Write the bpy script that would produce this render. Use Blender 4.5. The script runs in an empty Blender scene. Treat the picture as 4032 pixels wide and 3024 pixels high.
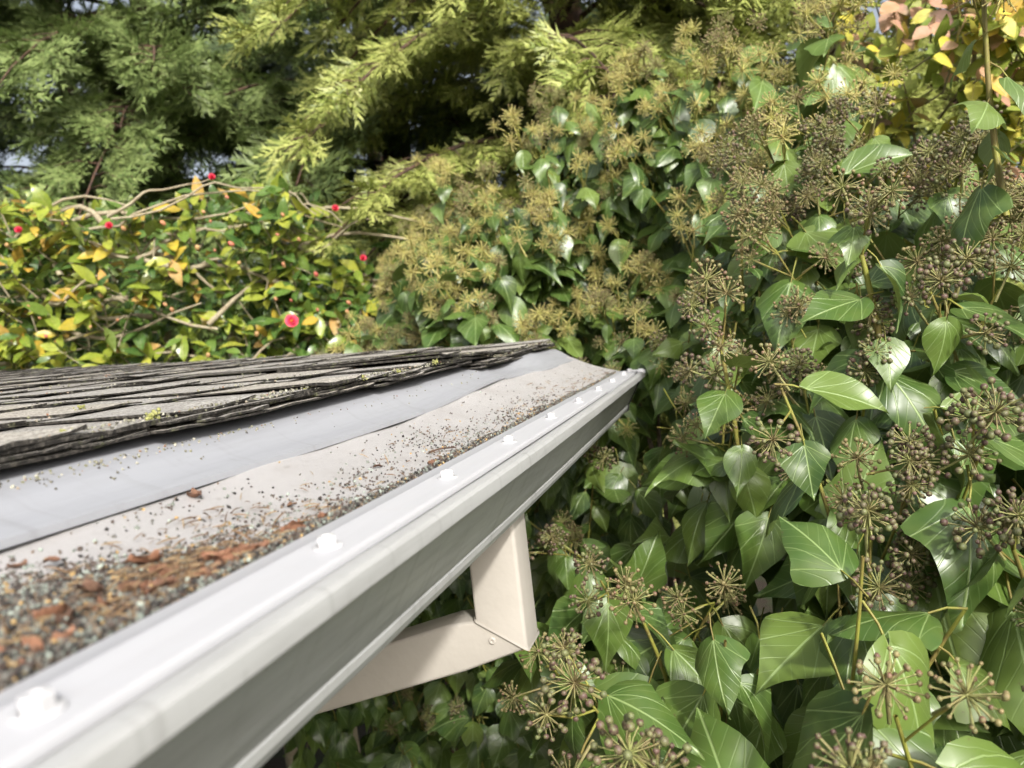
import bpy, math, random
import numpy as np
from mathutils import Matrix, Vector

rng = np.random.default_rng(11)
random.seed(5)
S = bpy.context.scene
COL = S.collection
CZ = 2.75                                   # eye height above the garden

# ---------------------------------------------------------------- camera
cam_d = bpy.data.cameras.new('camera')
cam = bpy.data.objects.new('camera', cam_d)
COL.objects.link(cam)
RIGHT = Vector((0.9579, 0.2639, -0.1130)); UP = Vector((0.0949, 0.0807, 0.9922)); FWD = Vector((-0.2709, 0.9612, -0.0523))
m = Matrix.Identity(4)
for i in range(3):
    m[i][0] = RIGHT[i]; m[i][1] = UP[i]; m[i][2] = -FWD[i]
m[2][3] = CZ
cam.matrix_world = m
cam_d.sensor_width = 36.0
cam_d.lens = 27.03
cam_d.clip_start = 0.01
cam_d.clip_end = 500
cam_d.dof.use_dof = True
cam_d.dof.focus_distance = 0.72
cam_d.dof.aperture_fstop = 9.0
S.camera = cam

# ---------------------------------------------------------------- sky and sun
SUN = Vector((0.44, -0.68, 0.565)).normalized()
w = bpy.data.worlds.new('World'); S.world = w; w.use_nodes = True
nt = w.node_tree; nt.nodes.clear()
sky = nt.nodes.new('ShaderNodeTexSky'); sky.sky_type = 'NISHITA'; sky.sun_disc = False
sky.sun_elevation = math.asin(SUN.z); sky.sun_rotation = math.atan2(SUN.x, SUN.y)
sky.air_density = 1.0; sky.dust_density = 6.0; sky.ozone_density = 1.0
bg = nt.nodes.new('ShaderNodeBackground'); bg.inputs[1].default_value = 0.14
out = nt.nodes.new('ShaderNodeOutputWorld')
hs = nt.nodes.new('ShaderNodeHueSaturation'); hs.inputs['Saturation'].default_value = 0.45
nt.links.new(sky.outputs[0], hs.inputs['Color']); nt.links.new(hs.outputs[0], bg.inputs[0]); nt.links.new(bg.outputs[0], out.inputs[0])
sd = bpy.data.lights.new('sun', 'SUN'); sd.energy = 2.7; sd.angle = math.radians(3.5); sd.color = (1.0, 0.965, 0.91)
so = bpy.data.objects.new('sun', sd); COL.objects.link(so)
so.rotation_euler = SUN.to_track_quat('Z', 'Y').to_euler(); so.location = (3, -3, 8)
S.view_settings.view_transform = 'Standard'; S.view_settings.look = 'None'
S.view_settings.exposure = 0.60; S.view_settings.gamma = 1.0

# ---------------------------------------------------------------- helpers: materials
class N:
    def __init__(s, name):
        s.m = bpy.data.materials.new(name); s.m.use_nodes = True
        s.t = s.m.node_tree; s.t.nodes.clear()
        s.o = s.t.nodes.new('ShaderNodeOutputMaterial')
    def n(s, typ, ins=None, **kw):
        nd = s.t.nodes.new(typ)
        for k, v in kw.items(): setattr(nd, k, v)
        for k, v in (ins or {}).items():
            if isinstance(v, bpy.types.NodeSocket): s.t.links.new(v, nd.inputs[k])
            else: nd.inputs[k].default_value = v
        return nd
    def math(s, op, a, b=0.0, c=0.0, clamp=False):
        return s.n('ShaderNodeMath', {0: a, 1: b, 2: c}, operation=op, use_clamp=clamp).outputs[0]
    def ramp(s, fac, stops, interp='LINEAR'):
        r = s.n('ShaderNodeValToRGB', {0: fac}); cr = r.color_ramp; cr.interpolation = interp
        while len(cr.elements) < len(stops): cr.elements.new(0.5)
        for e, (p, c) in zip(cr.elements, stops):
            e.position = p; e.color = (*c, 1) if len(c) == 3 else c
        return r.outputs[0]
    def mix(s, f, a, b, mode='MIX'):
        nd = s.n('ShaderNodeMix', data_type='RGBA', blend_type=mode)
        for k, v in ((0, f), (6, a), (7, b)):
            if isinstance(v, bpy.types.NodeSocket): s.t.links.new(v, nd.inputs[k])
            else: nd.inputs[k].default_value = (*v, 1) if isinstance(v, tuple) and len(v) == 3 else v
        return nd.outputs[2]
    def noise(s, vec, scale, detail=3.0, rough=0.55):
        return s.n('ShaderNodeTexNoise', {'Vector': vec, 'Scale': scale, 'Detail': detail, 'Roughness': rough}).outputs[0]
    def pos(s): return s.n('ShaderNodeNewGeometry').outputs['Position']
    def rnd(s):
        g = s.n('ShaderNodeNewGeometry').outputs['Random Per Island']
        o = s.n('ShaderNodeObjectInfo').outputs['Random']
        return s.math('FRACT', s.math('ADD', g, o))
    def smooth(s, x, a, b, lo=0.0, hi=1.0):
        return s.n('ShaderNodeMapRange', {0: x, 1: a, 2: b, 3: lo, 4: hi}, interpolation_type='SMOOTHSTEP').outputs[0]
    def bump(s, h, strength, dist=0.001):
        return s.n('ShaderNodeBump', {'Height': h, 'Strength': strength, 'Distance': dist}).outputs[0]
    def bsdf(s, col, rough, normal=None, spec=0.5, **kw):
        b = s.n('ShaderNodeBsdfPrincipled', {'Base Color': col if isinstance(col, bpy.types.NodeSocket) else (*col, 1), 'Roughness': rough, 'Specular IOR Level': spec})
        if normal is not None: s.t.links.new(normal, b.inputs['Normal'])
        for k, v in kw.items(): b.inputs[k].default_value = v
        return b.outputs[0]
    def done(s, sh):
        s.t.links.new(sh, s.o.inputs[0]); return s.m

def leaf_material(name, stops, vein=None, rough=0.33, trans=0.3, spec=0.5, palmate=True, spots=0.0, back=(0.16, 0.22, 0.07)):
    a = N(name)
    r = a.rnd()
    col = a.ramp(r, stops)
    p = a.pos()
    nz = a.noise(p, 34.0, 3.0)
    col = a.mix(a.smooth(nz, 0.35, 0.75), col, a.mix(0.5, col, (0.12, 0.17, 0.035)))
    if spots:
        sp = a.noise(p, 140.0, 3.0, 0.65)
        col = a.mix(a.smooth(sp, 0.66, 0.74, 0.0, spots), col, (0.10, 0.07, 0.03))
    normal = None
    if vein:
        uv = a.n('ShaderNodeUVMap').outputs[0]
        sx = a.n('ShaderNodeSeparateXYZ', {0: uv})
        u, v = sx.outputs[0], sx.outputs[1]
        av = a.math('ABSOLUTE', a.math('SUBTRACT', v, 0.5))
        d0 = av
        if palmate:
            th = a.math('ARCTAN2', av, u)
            rr = a.math('SQRT', a.math('ADD', a.math('MULTIPLY', av, av), a.math('MULTIPLY', u, u)))
            d1 = a.math('MULTIPLY', rr, a.math('ABSOLUTE', a.math('SUBTRACT', th, 0.42)))
            d2 = a.math('MULTIPLY', rr, a.math('ABSOLUTE', a.math('SUBTRACT', th, 0.90)))
            dd = a.math('MINIMUM', d1, d2)
        else:
            dd = 1.0
        pin = a.math('MULTIPLY', a.math('PINGPONG', a.math('SUBTRACT', u, a.math('MULTIPLY', av, 1.25)), 0.085), 0.75)
        k0 = a.smooth(d0, 0.004, 0.016, 0.9, 0.0)
        k1 = a.smooth(dd, 0.002, 0.010, 0.6, 0.0) if palmate else 0.0
        k2 = a.smooth(pin, 0.001, 0.009, 0.22, 0.0)
        vm = a.math('MAXIMUM', k0, a.math('MAXIMUM', k1, k2))
        col = a.mix(vm, col, vein)
        normal = a.bump(a.math('ADD', a.math('SUBTRACT', 1.0, vm), a.math('MULTIPLY', a.noise(p, 26.0, 1.0), 4.0)), 0.4, 0.0016)
    bf = a.n('ShaderNodeNewGeometry').outputs['Backfacing']
    col = a.mix(a.math('MULTIPLY', bf, 0.55), col, back)
    rg = a.math('ADD', a.math('MULTIPLY', a.noise(p, 60.0), 0.25), rough - 0.12)
    sh = a.bsdf(col, rg, normal, spec)
    tr = a.n('ShaderNodeBsdfTranslucent', {'Color': a.mix(0.5, col, (0.30, 0.38, 0.05))}).outputs[0]
    mx = a.n('ShaderNodeMixShader', {0: trans, 1: sh, 2: tr}).outputs[0]
    return a.done(mx)

def plain(name, c1, c2, scale=20.0, rough=0.6, bump=0.0, spec=0.4, bscale=None):
    a = N(name); p = a.pos()
    nz = a.noise(p, scale, 4.0)
    col = a.mix(a.smooth(nz, 0.35, 0.65), c1, c2)
    nm = a.bump(a.noise(p, bscale or scale * 4, 4.0), bump, 0.001) if bump else None
    return a.done(a.bsdf(col, rough, nm, spec))

# ---------------------------------------------------------------- helpers: meshes
class T:                                    # a template: verts, tris, material index per tri, uv per vert
    def __init__(s, V, F, M=None, UV=None):
        s.V = np.asarray(V, float).reshape(-1, 3); s.F = np.asarray(F, int).reshape(-1, 3)
        s.M = np.zeros(len(s.F), int) if M is None else np.asarray(M, int)
        s.UV = np.full((len(s.V), 2), 0.5) if UV is None else np.asarray(UV, float)
def cat(ts):
    o = 0; V = []; F = []; M = []; U = []
    for t in ts:
        V.append(t.V); F.append(t.F + o); M.append(t.M); U.append(t.UV); o += len(t.V)
    return T(np.concatenate(V), np.concatenate(F), np.concatenate(M), np.concatenate(U))
def scatter(t, Ms, Ps):                     # Ms (K,3,3), Ps (K,3)
    Ms = np.asarray(Ms); Ps = np.asarray(Ps); K = len(Ps); n = len(t.V)
    V = np.einsum('kij,nj->kni', Ms, t.V) + Ps[:, None, :]
    F = t.F[None] + (np.arange(K) * n)[:, None, None]
    return T(V.reshape(-1, 3), F.reshape(-1, 3), np.tile(t.M, K), np.tile(t.UV, (K, 1)))
def mesh(name, t, mats, smooth=True):
    me = bpy.data.meshes.new(name)
    nv, nf = len(t.V), len(t.F)
    me.vertices.add(nv); me.vertices.foreach_set('co', t.V.astype(np.float32).ravel())
    me.loops.add(nf * 3); me.loops.foreach_set('vertex_index', t.F.astype(np.int32).ravel())
    me.polygons.add(nf); me.polygons.foreach_set('loop_start', np.arange(0, nf * 3, 3, dtype=np.int32))
    me.polygons.foreach_set('material_index', t.M.astype(np.int32))
    me.polygons.foreach_set('use_smooth', np.full(nf, smooth, dtype=bool))
    uvl = me.uv_layers.new(name='UVMap'); uvl.data.foreach_set('uv', t.UV[t.F.ravel()].astype(np.float32).ravel())
    for mm in (mats if isinstance(mats, (list, tuple)) else [mats]): me.materials.append(mm)
    me.update(calc_edges=True); me.validate()
    return me
def flat_angle(me, deg=35):                 # smooth by angle through sharp edges
    import bmesh
    bm = bmesh.new(); bm.from_mesh(me)
    bmesh.ops.remove_doubles(bm, verts=bm.verts, dist=1e-6)
    bmesh.ops.recalc_face_normals(bm, faces=bm.faces)
    for e in bm.edges:
        e.smooth = not (len(e.link_faces) == 2 and e.calc_face_angle(0) > math.radians(deg))
    bm.to_mesh(me); bm.free()
    return me
def obj(name, me, parent=None, M=None, label=None, cat_=None, group=None, kind=None):
    o = bpy.data.objects.new(name, me); COL.objects.link(o)
    if parent is not None:
        o.parent = parent
        base = parent.location.copy()
        if parent.parent is not None: base = base + parent.parent.location
        inv = Matrix.Translation(-base)
        o.matrix_basis = inv @ (M if M is not None else Matrix.Identity(4))
    elif M is not None: o.matrix_basis = M
    if label: o['label'] = label
    if cat_: o['category'] = cat_
    if group: o['group'] = group
    if kind: o['kind'] = kind
    return o
def thing(name, loc, label, cat_, group=None):
    o = bpy.data.objects.new(name, None); COL.objects.link(o); o.location = loc; o.empty_display_size = 0.05
    o['label'] = label; o['category'] = cat_
    if group: o['group'] = group
    return o
def M4(A, p):
    mm = Matrix.Identity(4)
    for i in range(3):
        for j in range(3): mm[i][j] = float(A[i][j])
        mm[i][3] = float(p[i])
    return mm
def unit(v): v = np.asarray(v, float); return v / (np.linalg.norm(v, axis=-1, keepdims=True) + 1e-12)
def frame(t, n, s):                         # local Y -> t, local Z -> n (orthogonalised), scale s
    t = unit(t); n = np.asarray(n, float); n = unit(n - np.dot(n, t) * t); x = np.cross(t, n)
    return np.stack([x, t, n], axis=1) * s
def quads(F): 
    F = np.asarray(F); return np.concatenate([F[:, [0, 1, 2]], F[:, [0, 2, 3]]])
def tube(P, R, seg=5, mat=0):
    P = np.asarray(P, float); n = len(P); R = np.broadcast_to(np.asarray(R, float), (n,))
    d = unit(np.gradient(P, axis=0)); ref = np.array([0.31, 0.17, 0.93])
    if abs(np.dot(d[0], ref)) > 0.9: ref = np.array([0.9, 0.3, 0.1])
    x = unit(np.cross(d, ref)); y = np.cross(d, x)
    a = np.linspace(0, 2 * np.pi, seg, endpoint=False)
    V = (P[:, None] + R[:, None, None] * (np.cos(a)[None, :, None] * x[:, None] + np.sin(a)[None, :, None] * y[:, None])).reshape(-1, 3)
    F = []
    for i in range(n - 1):
        for j in range(seg):
            k = (j + 1) % seg
            F.append([i * seg + j, i * seg + k, (i + 1) * seg + k, (i + 1) * seg + j])
    F = quads(F)
    return T(V, F, np.full(len(F), mat))
def box(x0, x1, y0, y1, z0, z1, mat=0):
    V = [(x, y, z) for x in (x0, x1) for y in (y0, y1) for z in (z0, z1)]
    F = quads([[0, 1, 3, 2], [4, 6, 7, 5], [0, 4, 5, 1], [2, 3, 7, 6], [0, 2, 6, 4], [1, 5, 7, 3]])
    return T(V, F, np.full(12, mat))
def ellipsoid(c, r, seg=6, rings=4, mat=0):
    V = [(0, 0, -1)]
    for i in range(1, rings):
        ph = -math.pi / 2 + math.pi * i / rings
        V += [(math.cos(ph) * math.cos(2 * math.pi * j / seg), math.cos(ph) * math.sin(2 * math.pi * j / seg), math.sin(ph)) for j in range(seg)]
    V.append((0, 0, 1)); F = []
    top = len(V) - 1
    for j in range(seg):
        k = (j + 1) % seg
        F.append((0, 1 + k, 1 + j)); F.append((top, top - seg + j, top - seg + k))
        for i in range(rings - 2):
            a, b = 1 + i * seg, 1 + (i + 1) * seg
            F += [(a + j, a + k, b + k), (a + j, b + k, b + j)]
    V = np.asarray(V) * np.asarray(r) + np.asarray(c)
    return T(V, F, np.full(len(F), mat))
def sstep(x, a, b):
    t = np.clip((np.asarray(x, float) - a) / (b - a), 0, 1); return t * t * (3 - 2 * t)
def loft(ys, prof, mat=0, closed=False, matf=None):   # prof(y) -> (n,2) of x,z
    R = [np.asarray(prof(y)) for y in ys]; n = len(R[0])
    V = np.array([[p[0], y, p[1]] for y, r in zip(ys, R) for p in r])
    F = []; M = []
    for i in range(len(ys) - 1):
        for j in range(n if closed else n - 1):
            k = (j + 1) % n
            F.append([i * n + j, i * n + k, (i + 1) * n + k, (i + 1) * n + j]); M.append(matf(j) if matf else mat)
    return T(V, quads(F), M + M)
def to_img(P):                              # world points -> normalised picture coordinates and depth
    P = np.asarray(P) - np.array([0, 0, CZ])
    z = P @ np.array(FWD); f = 27.03 / 36
    return P @ np.array(RIGHT) / z * f, P @ np.array(UP) / z * f, z
def in_view(P, mrg=0.02):
    x, y, z = to_img(P); return (z > 0.05) & (np.abs(x) < 0.5 + mrg) & (np.abs(y) < 0.375 + mrg)
def pick_front(P, size, n, tol=0.06, cell=72):      # which n of these show largest
    x, y, z = to_img(P); ok = in_view(P, 0.0)
    ix = np.clip(((x + 0.5) * cell).astype(int), 0, cell - 1); iy = np.clip(((y + 0.375) * cell).astype(int), 0, cell - 1)
    zb = np.full((cell, cell), 1e9); np.minimum.at(zb, (ix[ok], iy[ok]), z[ok])
    sc = np.where(ok & (z < zb[ix, iy] + tol), size / z, 0) + np.where(ok, size / z, 0) * 0.2
    idx = np.argsort(-sc)[:n]; mask = np.zeros(len(P), bool); mask[idx] = True
    return mask & ok

# ---------------------------------------------------------------- materials
def painted(name, col, rough=0.38, dirt=(0.30, 0.28, 0.25), amount=0.25, streak=True):
    a = N(name); p = a.pos()
    sep = a.n('ShaderNodeSeparateXYZ', {0: p})
    v2 = a.n('ShaderNodeCombineXYZ', {0: a.math('MULTIPLY', sep.outputs[0], 9.0), 1: sep.outputs[1], 2: a.math('MULTIPLY', sep.outputs[2], 9.0)}).outputs[0]
    n1 = a.noise(v2 if streak else p, 14.0, 4.0, 0.6)
    n2 = a.noise(p, 190.0, 3.0, 0.65)
    n3 = a.noise(p, 45.0, 5.0, 0.7)
    c = a.mix(a.smooth(n1, 0.42, 0.78, 0.0, amount), col, a.mix(0.5, dirt, col))
    c = a.mix(a.smooth(n2, 0.70, 0.78, 0.0, amount * 1.6), c, dirt)
    c = a.mix(a.smooth(n3, 0.62, 0.80, 0.0, amount * 0.9), c, dirt)
    run = a.noise(a.n('ShaderNodeCombineXYZ', {0: a.math('MULTIPLY', sep.outputs[0], 6.0), 1: a.math('MULTIPLY', sep.outputs[1], 70.0), 2: a.math('MULTIPLY', sep.outputs[2], 6.0)}).outputs[0], 1.0, 4.0, 0.65)
    c = a.mix(a.smooth(run, 0.52, 0.75, 0.0, amount * 0.7), c, dirt)
    scf = a.noise(p, 75.0, 6.0, 0.8)
    c = a.mix(a.smooth(scf, 0.69, 0.74, 0.0, amount * 1.8), c, (dirt[0] * 0.45, dirt[1] * 0.45, dirt[2] * 0.45))
    rg = a.math('ADD', a.math('MULTIPLY', n1, 0.25), rough - 0.10)
    return a.done(a.bsdf(c, rg, a.bump(a.math('ADD', a.noise(v2, 8.0, 2.0), a.math('MULTIPLY', a.noise(p, 30.0, 2.0), 0.35)), 0.14, 0.004), 0.4))
MAT_GUTTER = painted('gutter_white_paint', (0.41, 0.415, 0.41), 0.42, (0.17, 0.165, 0.155), 0.55)
MAT_LIP = painted('guard_white_lip', (0.45, 0.455, 0.475), 0.42, (0.40, 0.37, 0.36), 0.18)
MAT_FLASH = painted('guard_grey_flashing', (0.33, 0.34, 0.365), 0.42, (0.16, 0.155, 0.15), 0.30)
MAT_SCREW = plain('white_screw_paint', (0.56, 0.56, 0.57), (0.50, 0.50, 0.51), 60, 0.22, spec=0.6)
MAT_SPOUT = painted('downspout_cream_paint', (0.46, 0.43, 0.385), 0.45, (0.25, 0.20, 0.16), 0.18, False)
MAT_DARK = plain('black_sealant', (0.02, 0.02, 0.02), (0.04, 0.04, 0.035), 60, 0.7)
def mesh_mat():
    a = N('guard_steel_micromesh'); p = a.pos()
    sep = a.n('ShaderNodeSeparateXYZ', {0: p})
    sx = a.math('SINE', a.math('MULTIPLY', sep.outputs[0], 2 * math.pi / 0.0016))
    sy = a.math('SINE', a.math('MULTIPLY', sep.outputs[1], 2 * math.pi / 0.0016))
    wv = a.math('MULTIPLY', sx, sy)
    wy = a.smooth(a.math('MAXIMUM', sx, sy), -0.2, 0.9)
    big = a.noise(p, 22.0, 5.0, 0.65)
    c = a.mix(wy, (0.30, 0.285, 0.28), (0.60, 0.585, 0.575))
    c = a.mix(a.smooth(big, 0.45, 0.75, 0.0, 0.45), c, (0.36, 0.33, 0.31))
    c = a.mix(a.smooth(a.noise(p, 130.0, 5.0, 0.75), 0.55, 0.72, 0.0, 0.5), c, (0.24, 0.22, 0.20))
    return a.done(a.bsdf(c, 0.48, a.bump(a.math('ADD', wv, a.math('MULTIPLY', a.noise(p, 30.0), 2.0)), 0.35, 0.0006), 0.5, Metallic=0.15))
MAT_MESH = mesh_mat()
def shingle_mat():
    a = N('weathered_grey_shingle_granules'); p = a.pos(); r = a.rnd()
    fine = a.n('ShaderNodeTexVoronoi', {'Vector': p, 'Scale': 560.0}).outputs['Color']
    g = a.n('ShaderNodeSeparateColor', {0: fine}).outputs[0]
    base = a.ramp(g, [(0.0, (0.17, 0.16, 0.145)), (0.35, (0.30, 0.285, 0.26)), (0.75, (0.41, 0.395, 0.365)), (1.0, (0.56, 0.54, 0.51))])
    tint = a.ramp(r, [(0.0, (0.82, 0.80, 0.78)), (0.5, (1, 1, 1)), (1.0, (1.12, 1.08, 1.0))])
    c = a.mix(1.0, base, tint, 'MULTIPLY')
    lich = a.noise(p, 55.0, 5.0, 0.7)
    c = a.mix(a.smooth(lich, 0.60, 0.72, 0.0, 0.75), c, (0.46, 0.48, 0.36))
    dk = a.noise(p, 18.0, 4.0, 0.6)
    c = a.mix(a.smooth(dk, 0.58, 0.78, 0.0, 0.4), c, (0.14, 0.13, 0.115))
    return a.done(a.bsdf(c, 0.9, a.bump(a.math('ADD', g, a.math('MULTIPLY', lich, 2.0)), 0.9, 0.0016), 0.2))
MAT_SHINGLE = shingle_mat()
def edge_mat():
    a = N('dark_asphalt_shingle_edge'); p = a.pos()
    nz = a.noise(p, 260.0, 4.0, 0.7); n2 = a.noise(p, 70.0, 4.0, 0.65)
    c = a.mix(a.smooth(nz, 0.42, 0.7), (0.030, 0.028, 0.025), (0.12, 0.11, 0.095))
    c = a.mix(a.smooth(n2, 0.57, 0.70, 0.0, 0.75), c, (0.16, 0.17, 0.09))
    return a.done(a.bsdf(c, 0.95, a.bump(nz, 1.0, 0.003), 0.15))
MAT_EDGE = edge_mat()
MAT_FELT = plain('grey_brown_shingle_underside', (0.10, 0.09, 0.08), (0.17, 0.155, 0.14), 40, 0.9, 0.5)
MAT_WOOD = plain('painted_wood', (0.55, 0.53, 0.48), (0.48, 0.46, 0.42), 12, 0.6, 0.2)
MAT_WALL = plain('cream_wall', (0.50, 0.46, 0.39), (0.45, 0.41, 0.35), 6, 0.8, 0.4)
MAT_MOSS = plain('yellow_green_moss', (0.22, 0.23, 0.06), (0.36, 0.36, 0.14), 300, 0.95, 0.8)

# ---------------------------------------------------------------- ground
def build_ground():
    a = N('garden_grass_and_soil'); p = a.pos()
    c = a.mix(a.smooth(a.noise(p, 3.0, 6.0), 0.4, 0.6), (0.030, 0.045, 0.015), (0.040, 0.030, 0.020))
    mt = a.done(a.bsdf(c, 0.95, a.bump(a.noise(p, 40.0, 5.0), 0.8, 0.03), 0.2))
    n = 40; g = np.linspace(-1, 1, n) ; g = np.sign(g) * np.abs(g) ** 2.2 * 150
    X, Y = np.meshgrid(g, g, indexing='ij')
    Z = 0.06 * np.sin(X * 0.7) * np.cos(Y * 0.5) * (np.hypot(X, Y) > 4)
    V = np.stack([X, Y, Z], -1).reshape(-1, 3)
    F = [[i * n + j, (i + 1) * n + j, (i + 1) * n + j + 1, i * n + j + 1] for i in range(n - 1) for j in range(n - 1)]
    o = obj('ground', mesh('ground', T(V, quads(F)), mt)); o['kind'] = 'structure'
build_ground()

# ---------------------------------------------------------------- gutter, guard, downspout (x outwards, y along the eave)
YN, YE = -0.42, 1.50
def sag(y): return 0.0055 * max(0.0, (y - 0.35) / 1.2) ** 2 + 0.002 * max(0.0, (0.35 - y)) 
def build_gutter():
    g = thing('rain_gutter', (-0.24, 0.6, CZ - 0.165), 'white ogee-profile rain gutter running along the eave of the shingle roof', 'gutter')
    outer = np.array([(-0.175, -0.0882), (-0.1662, -0.0882), (-0.1645, -0.0868), (-0.1610, -0.0864), (-0.1578, -0.0872), (-0.1560, -0.0892), (-0.1555, -0.0920), (-0.1556, -0.0972),
                      (-0.1600, -0.0979), (-0.1655, -0.0985), (-0.1664, -0.1010), (-0.1730, -0.1128), (-0.1798, -0.1246), (-0.1866, -0.1362), (-0.1934, -0.1476),
                      (-0.1950, -0.1490), (-0.1938, -0.1500), (-0.1942, -0.1545), (-0.1972, -0.1598), (-0.2000, -0.1614), (-0.2030, -0.1620),
                      (-0.305, -0.1620), (-0.3300, -0.1600), (-0.3305, -0.080)])
    d = np.gradient(outer, axis=0); nrm = unit(np.stack([d[:, 1], -d[:, 0]], 1))       # inner skin
    inner = outer + nrm * 0.0009 * np.where(np.mean(nrm * (outer - np.array([-0.25, -0.12]))) > 0, -1, 1)
    ring = np.concatenate([outer, inner[::-1]])
    ys = np.linspace(YN, YE, 52)
    wob = np.cumsum(rng.normal(0, 0.00018, len(ys)))
    def prof(y):
        k = np.interp(y, ys, wob); r = ring.copy(); r[:, 1] += sag(y) + CZ + k; r[:, 0] += 0.4 * k; return r
    me = flat_angle(mesh('gutter_trough', loft(ys, prof, closed=True), MAT_GUTTER), 24)
    obj('trough', me, g)
    # end cap: a plate following the section, with a folded dark seam round it
    o2 = outer.copy(); o2[:, 1] += sag(YE) + CZ
    cen = o2.mean(0); n = len(o2)
    V = [(p[0], YE + e, p[1]) for e in (0.001, 0.004) for p in o2] + [(cen[0], YE + 0.001, cen[1]), (cen[0], YE + 0.004, cen[1])]
    F = []
    for i in range(n - 1):
        F += [(i, i + 1, 2 * n), (n + i + 1, n + i, 2 * n + 1), (i, n + i, n + i + 1), (i, n + i + 1, i + 1)]
    ec = obj('end_cap', flat_angle(mesh('gutter_end_cap', T(V, F), MAT_GUTTER)), g)
    big = o2[9:21]; c2 = np.array([-0.25, CZ - 0.12])
    def seam(k): 
        return np.array([(p[0] + (p[0] - c2[0]) * 0.015, YE - 0.004 + k, p[1] + (p[1] - c2[1]) * 0.015) for p in big])
    P = seam(0.004)
    obj('sealant_seam', mesh('gutter_seam', tube(P, 0.0022, 6), MAT_DARK), ec)
    cp = cat([ellipsoid((-0.163, YE + 0.001, CZ - 0.088 + sag(YE)), (0.010, 0.006, 0.007), 8, 6), ellipsoid((-0.178, YE + 0.001, CZ - 0.086 + sag(YE)), (0.013, 0.004, 0.004), 8, 6)])
    obj('cap_tab', mesh('gutter_cap_tab', cp, MAT_SCREW), ec)
    return g
build_gutter()

LIP0, LIP1 = -0.208, -0.1635
def mesh_z(a, y, low=0.0):                  # height of the woven screen
    e = (LIP0 - a) / 0.110
    lift = 0.013 * sstep(y, 0.72, 1.10) if low == 0 else 0.013 + 0.012 * sstep(y, 1.10, 1.40)
    z = -0.0848 + e * (0.0188 + lift) - 0.0035 * np.sin(np.pi * np.clip(e, 0, 1))
    z = z + 0.0011 * np.sin(y * 17 + 2 * a * 30) * e + 0.0009 * np.sin(y * 41 + 1.3)* e
    return z + CZ + 0.0055 * np.maximum(0.0, (y - 0.35) / 1.2) ** 2 - low
def flash_pts(y, second=False):
    rise = 0.0165 * (y - 0.31)
    if not second:
        l2 = 0.013 * sstep(y, 0.72, 1.10)
        l2 = float(l2) + sag(y)
        P = [(-0.3165, -0.0642 + l2), (-0.3170, -0.0612 + l2), (-0.3200, -0.0602 + l2), (-0.3300, -0.0574 + l2), (-0.3390, -0.0548 + 0.7 * l2 + 0.3 * rise), (-0.3460, -0.0500 + 0.5 * (l2 + rise)),
             (-0.3520, -0.0472 + 0.3 * l2 + 0.7 * rise), (-0.3600, -0.0452 + rise), (-0.3720, -0.0418 + rise), (-0.4200, -0.0300 + rise)]
        wv = 0.0012 * math.sin(y * 7 + 0.6) + 0.0006 * math.sin(y * 19)
        return [(a, h + CZ + (wv if i > 3 else 0.4 * wv)) for i, (a, h) in enumerate(P)]
    dip = -0.004 * math.exp(-((y - 1.20) / 0.08) ** 2); off = 0.022
    P = [(-0.3165 + off, -0.0545), (-0.3172 + off, -0.0520), (-0.3200 + off, -0.0508), (-0.3300 + off, -0.0460), (-0.3390 + off, -0.0395), (-0.3460 + off, -0.0345), (-0.3520 + off, -0.0310), (-0.3580 + off, -0.0280), (-0.3720, -0.0190), (-0.42, -0.0110)]
    b = float(sstep(y, 1.10, 1.36)); Q = flash_pts(1.10)
    return [(b * a + (1 - b) * q[0], b * (h + CZ + sag(y)) + (1 - b) * (q[1] - 0.0022) + dip * (i > 3)) for i, ((a, h), q) in enumerate(zip(P, Q))]
SCREW_Y = [0.154 + 0.1555 * k for k in range(-3, 9)] + [1.478]
def screw_template():
    seg = 24; ts = []
    prof = [(0.0, 0.0), (0.0068, 0.0), (0.0068, 0.0007), (0.0058, 0.0012), (0.0047, 0.0013)]
    a = np.linspace(0, 2 * np.pi, seg, endpoint=False)
    V = np.array([(r * math.cos(t), r * math.sin(t), z) for r, z in prof for t in a])
    F = quads([[i * seg + j, i * seg + (j + 1) % seg, (i + 1) * seg + (j + 1) % seg, (i + 1) * seg + j] for i in range(len(prof) - 1) for j in range(seg)])
    ts.append(T(V, F))
    hx = [(0.0046, 0.0010), (0.0046, 0.0050), (0.0040, 0.0056), (0.0021, 0.0056), (0.0019, 0.0050), (0.0001, 0.0050)]
    a = np.linspace(0, 2 * np.pi, 6, endpoint=False)
    V = np.array([(r * math.cos(t), r * math.sin(t), z) for r, z in hx for t in a])
    F = quads([[i * 6 + j, i * 6 + (j + 1) % 6, (i + 1) * 6 + (j + 1) % 6, (i + 1) * 6 + j] for i in range(len(hx) - 1) for j in range(6)])
    ts.append(T(V, F))
    return cat(ts)
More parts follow.
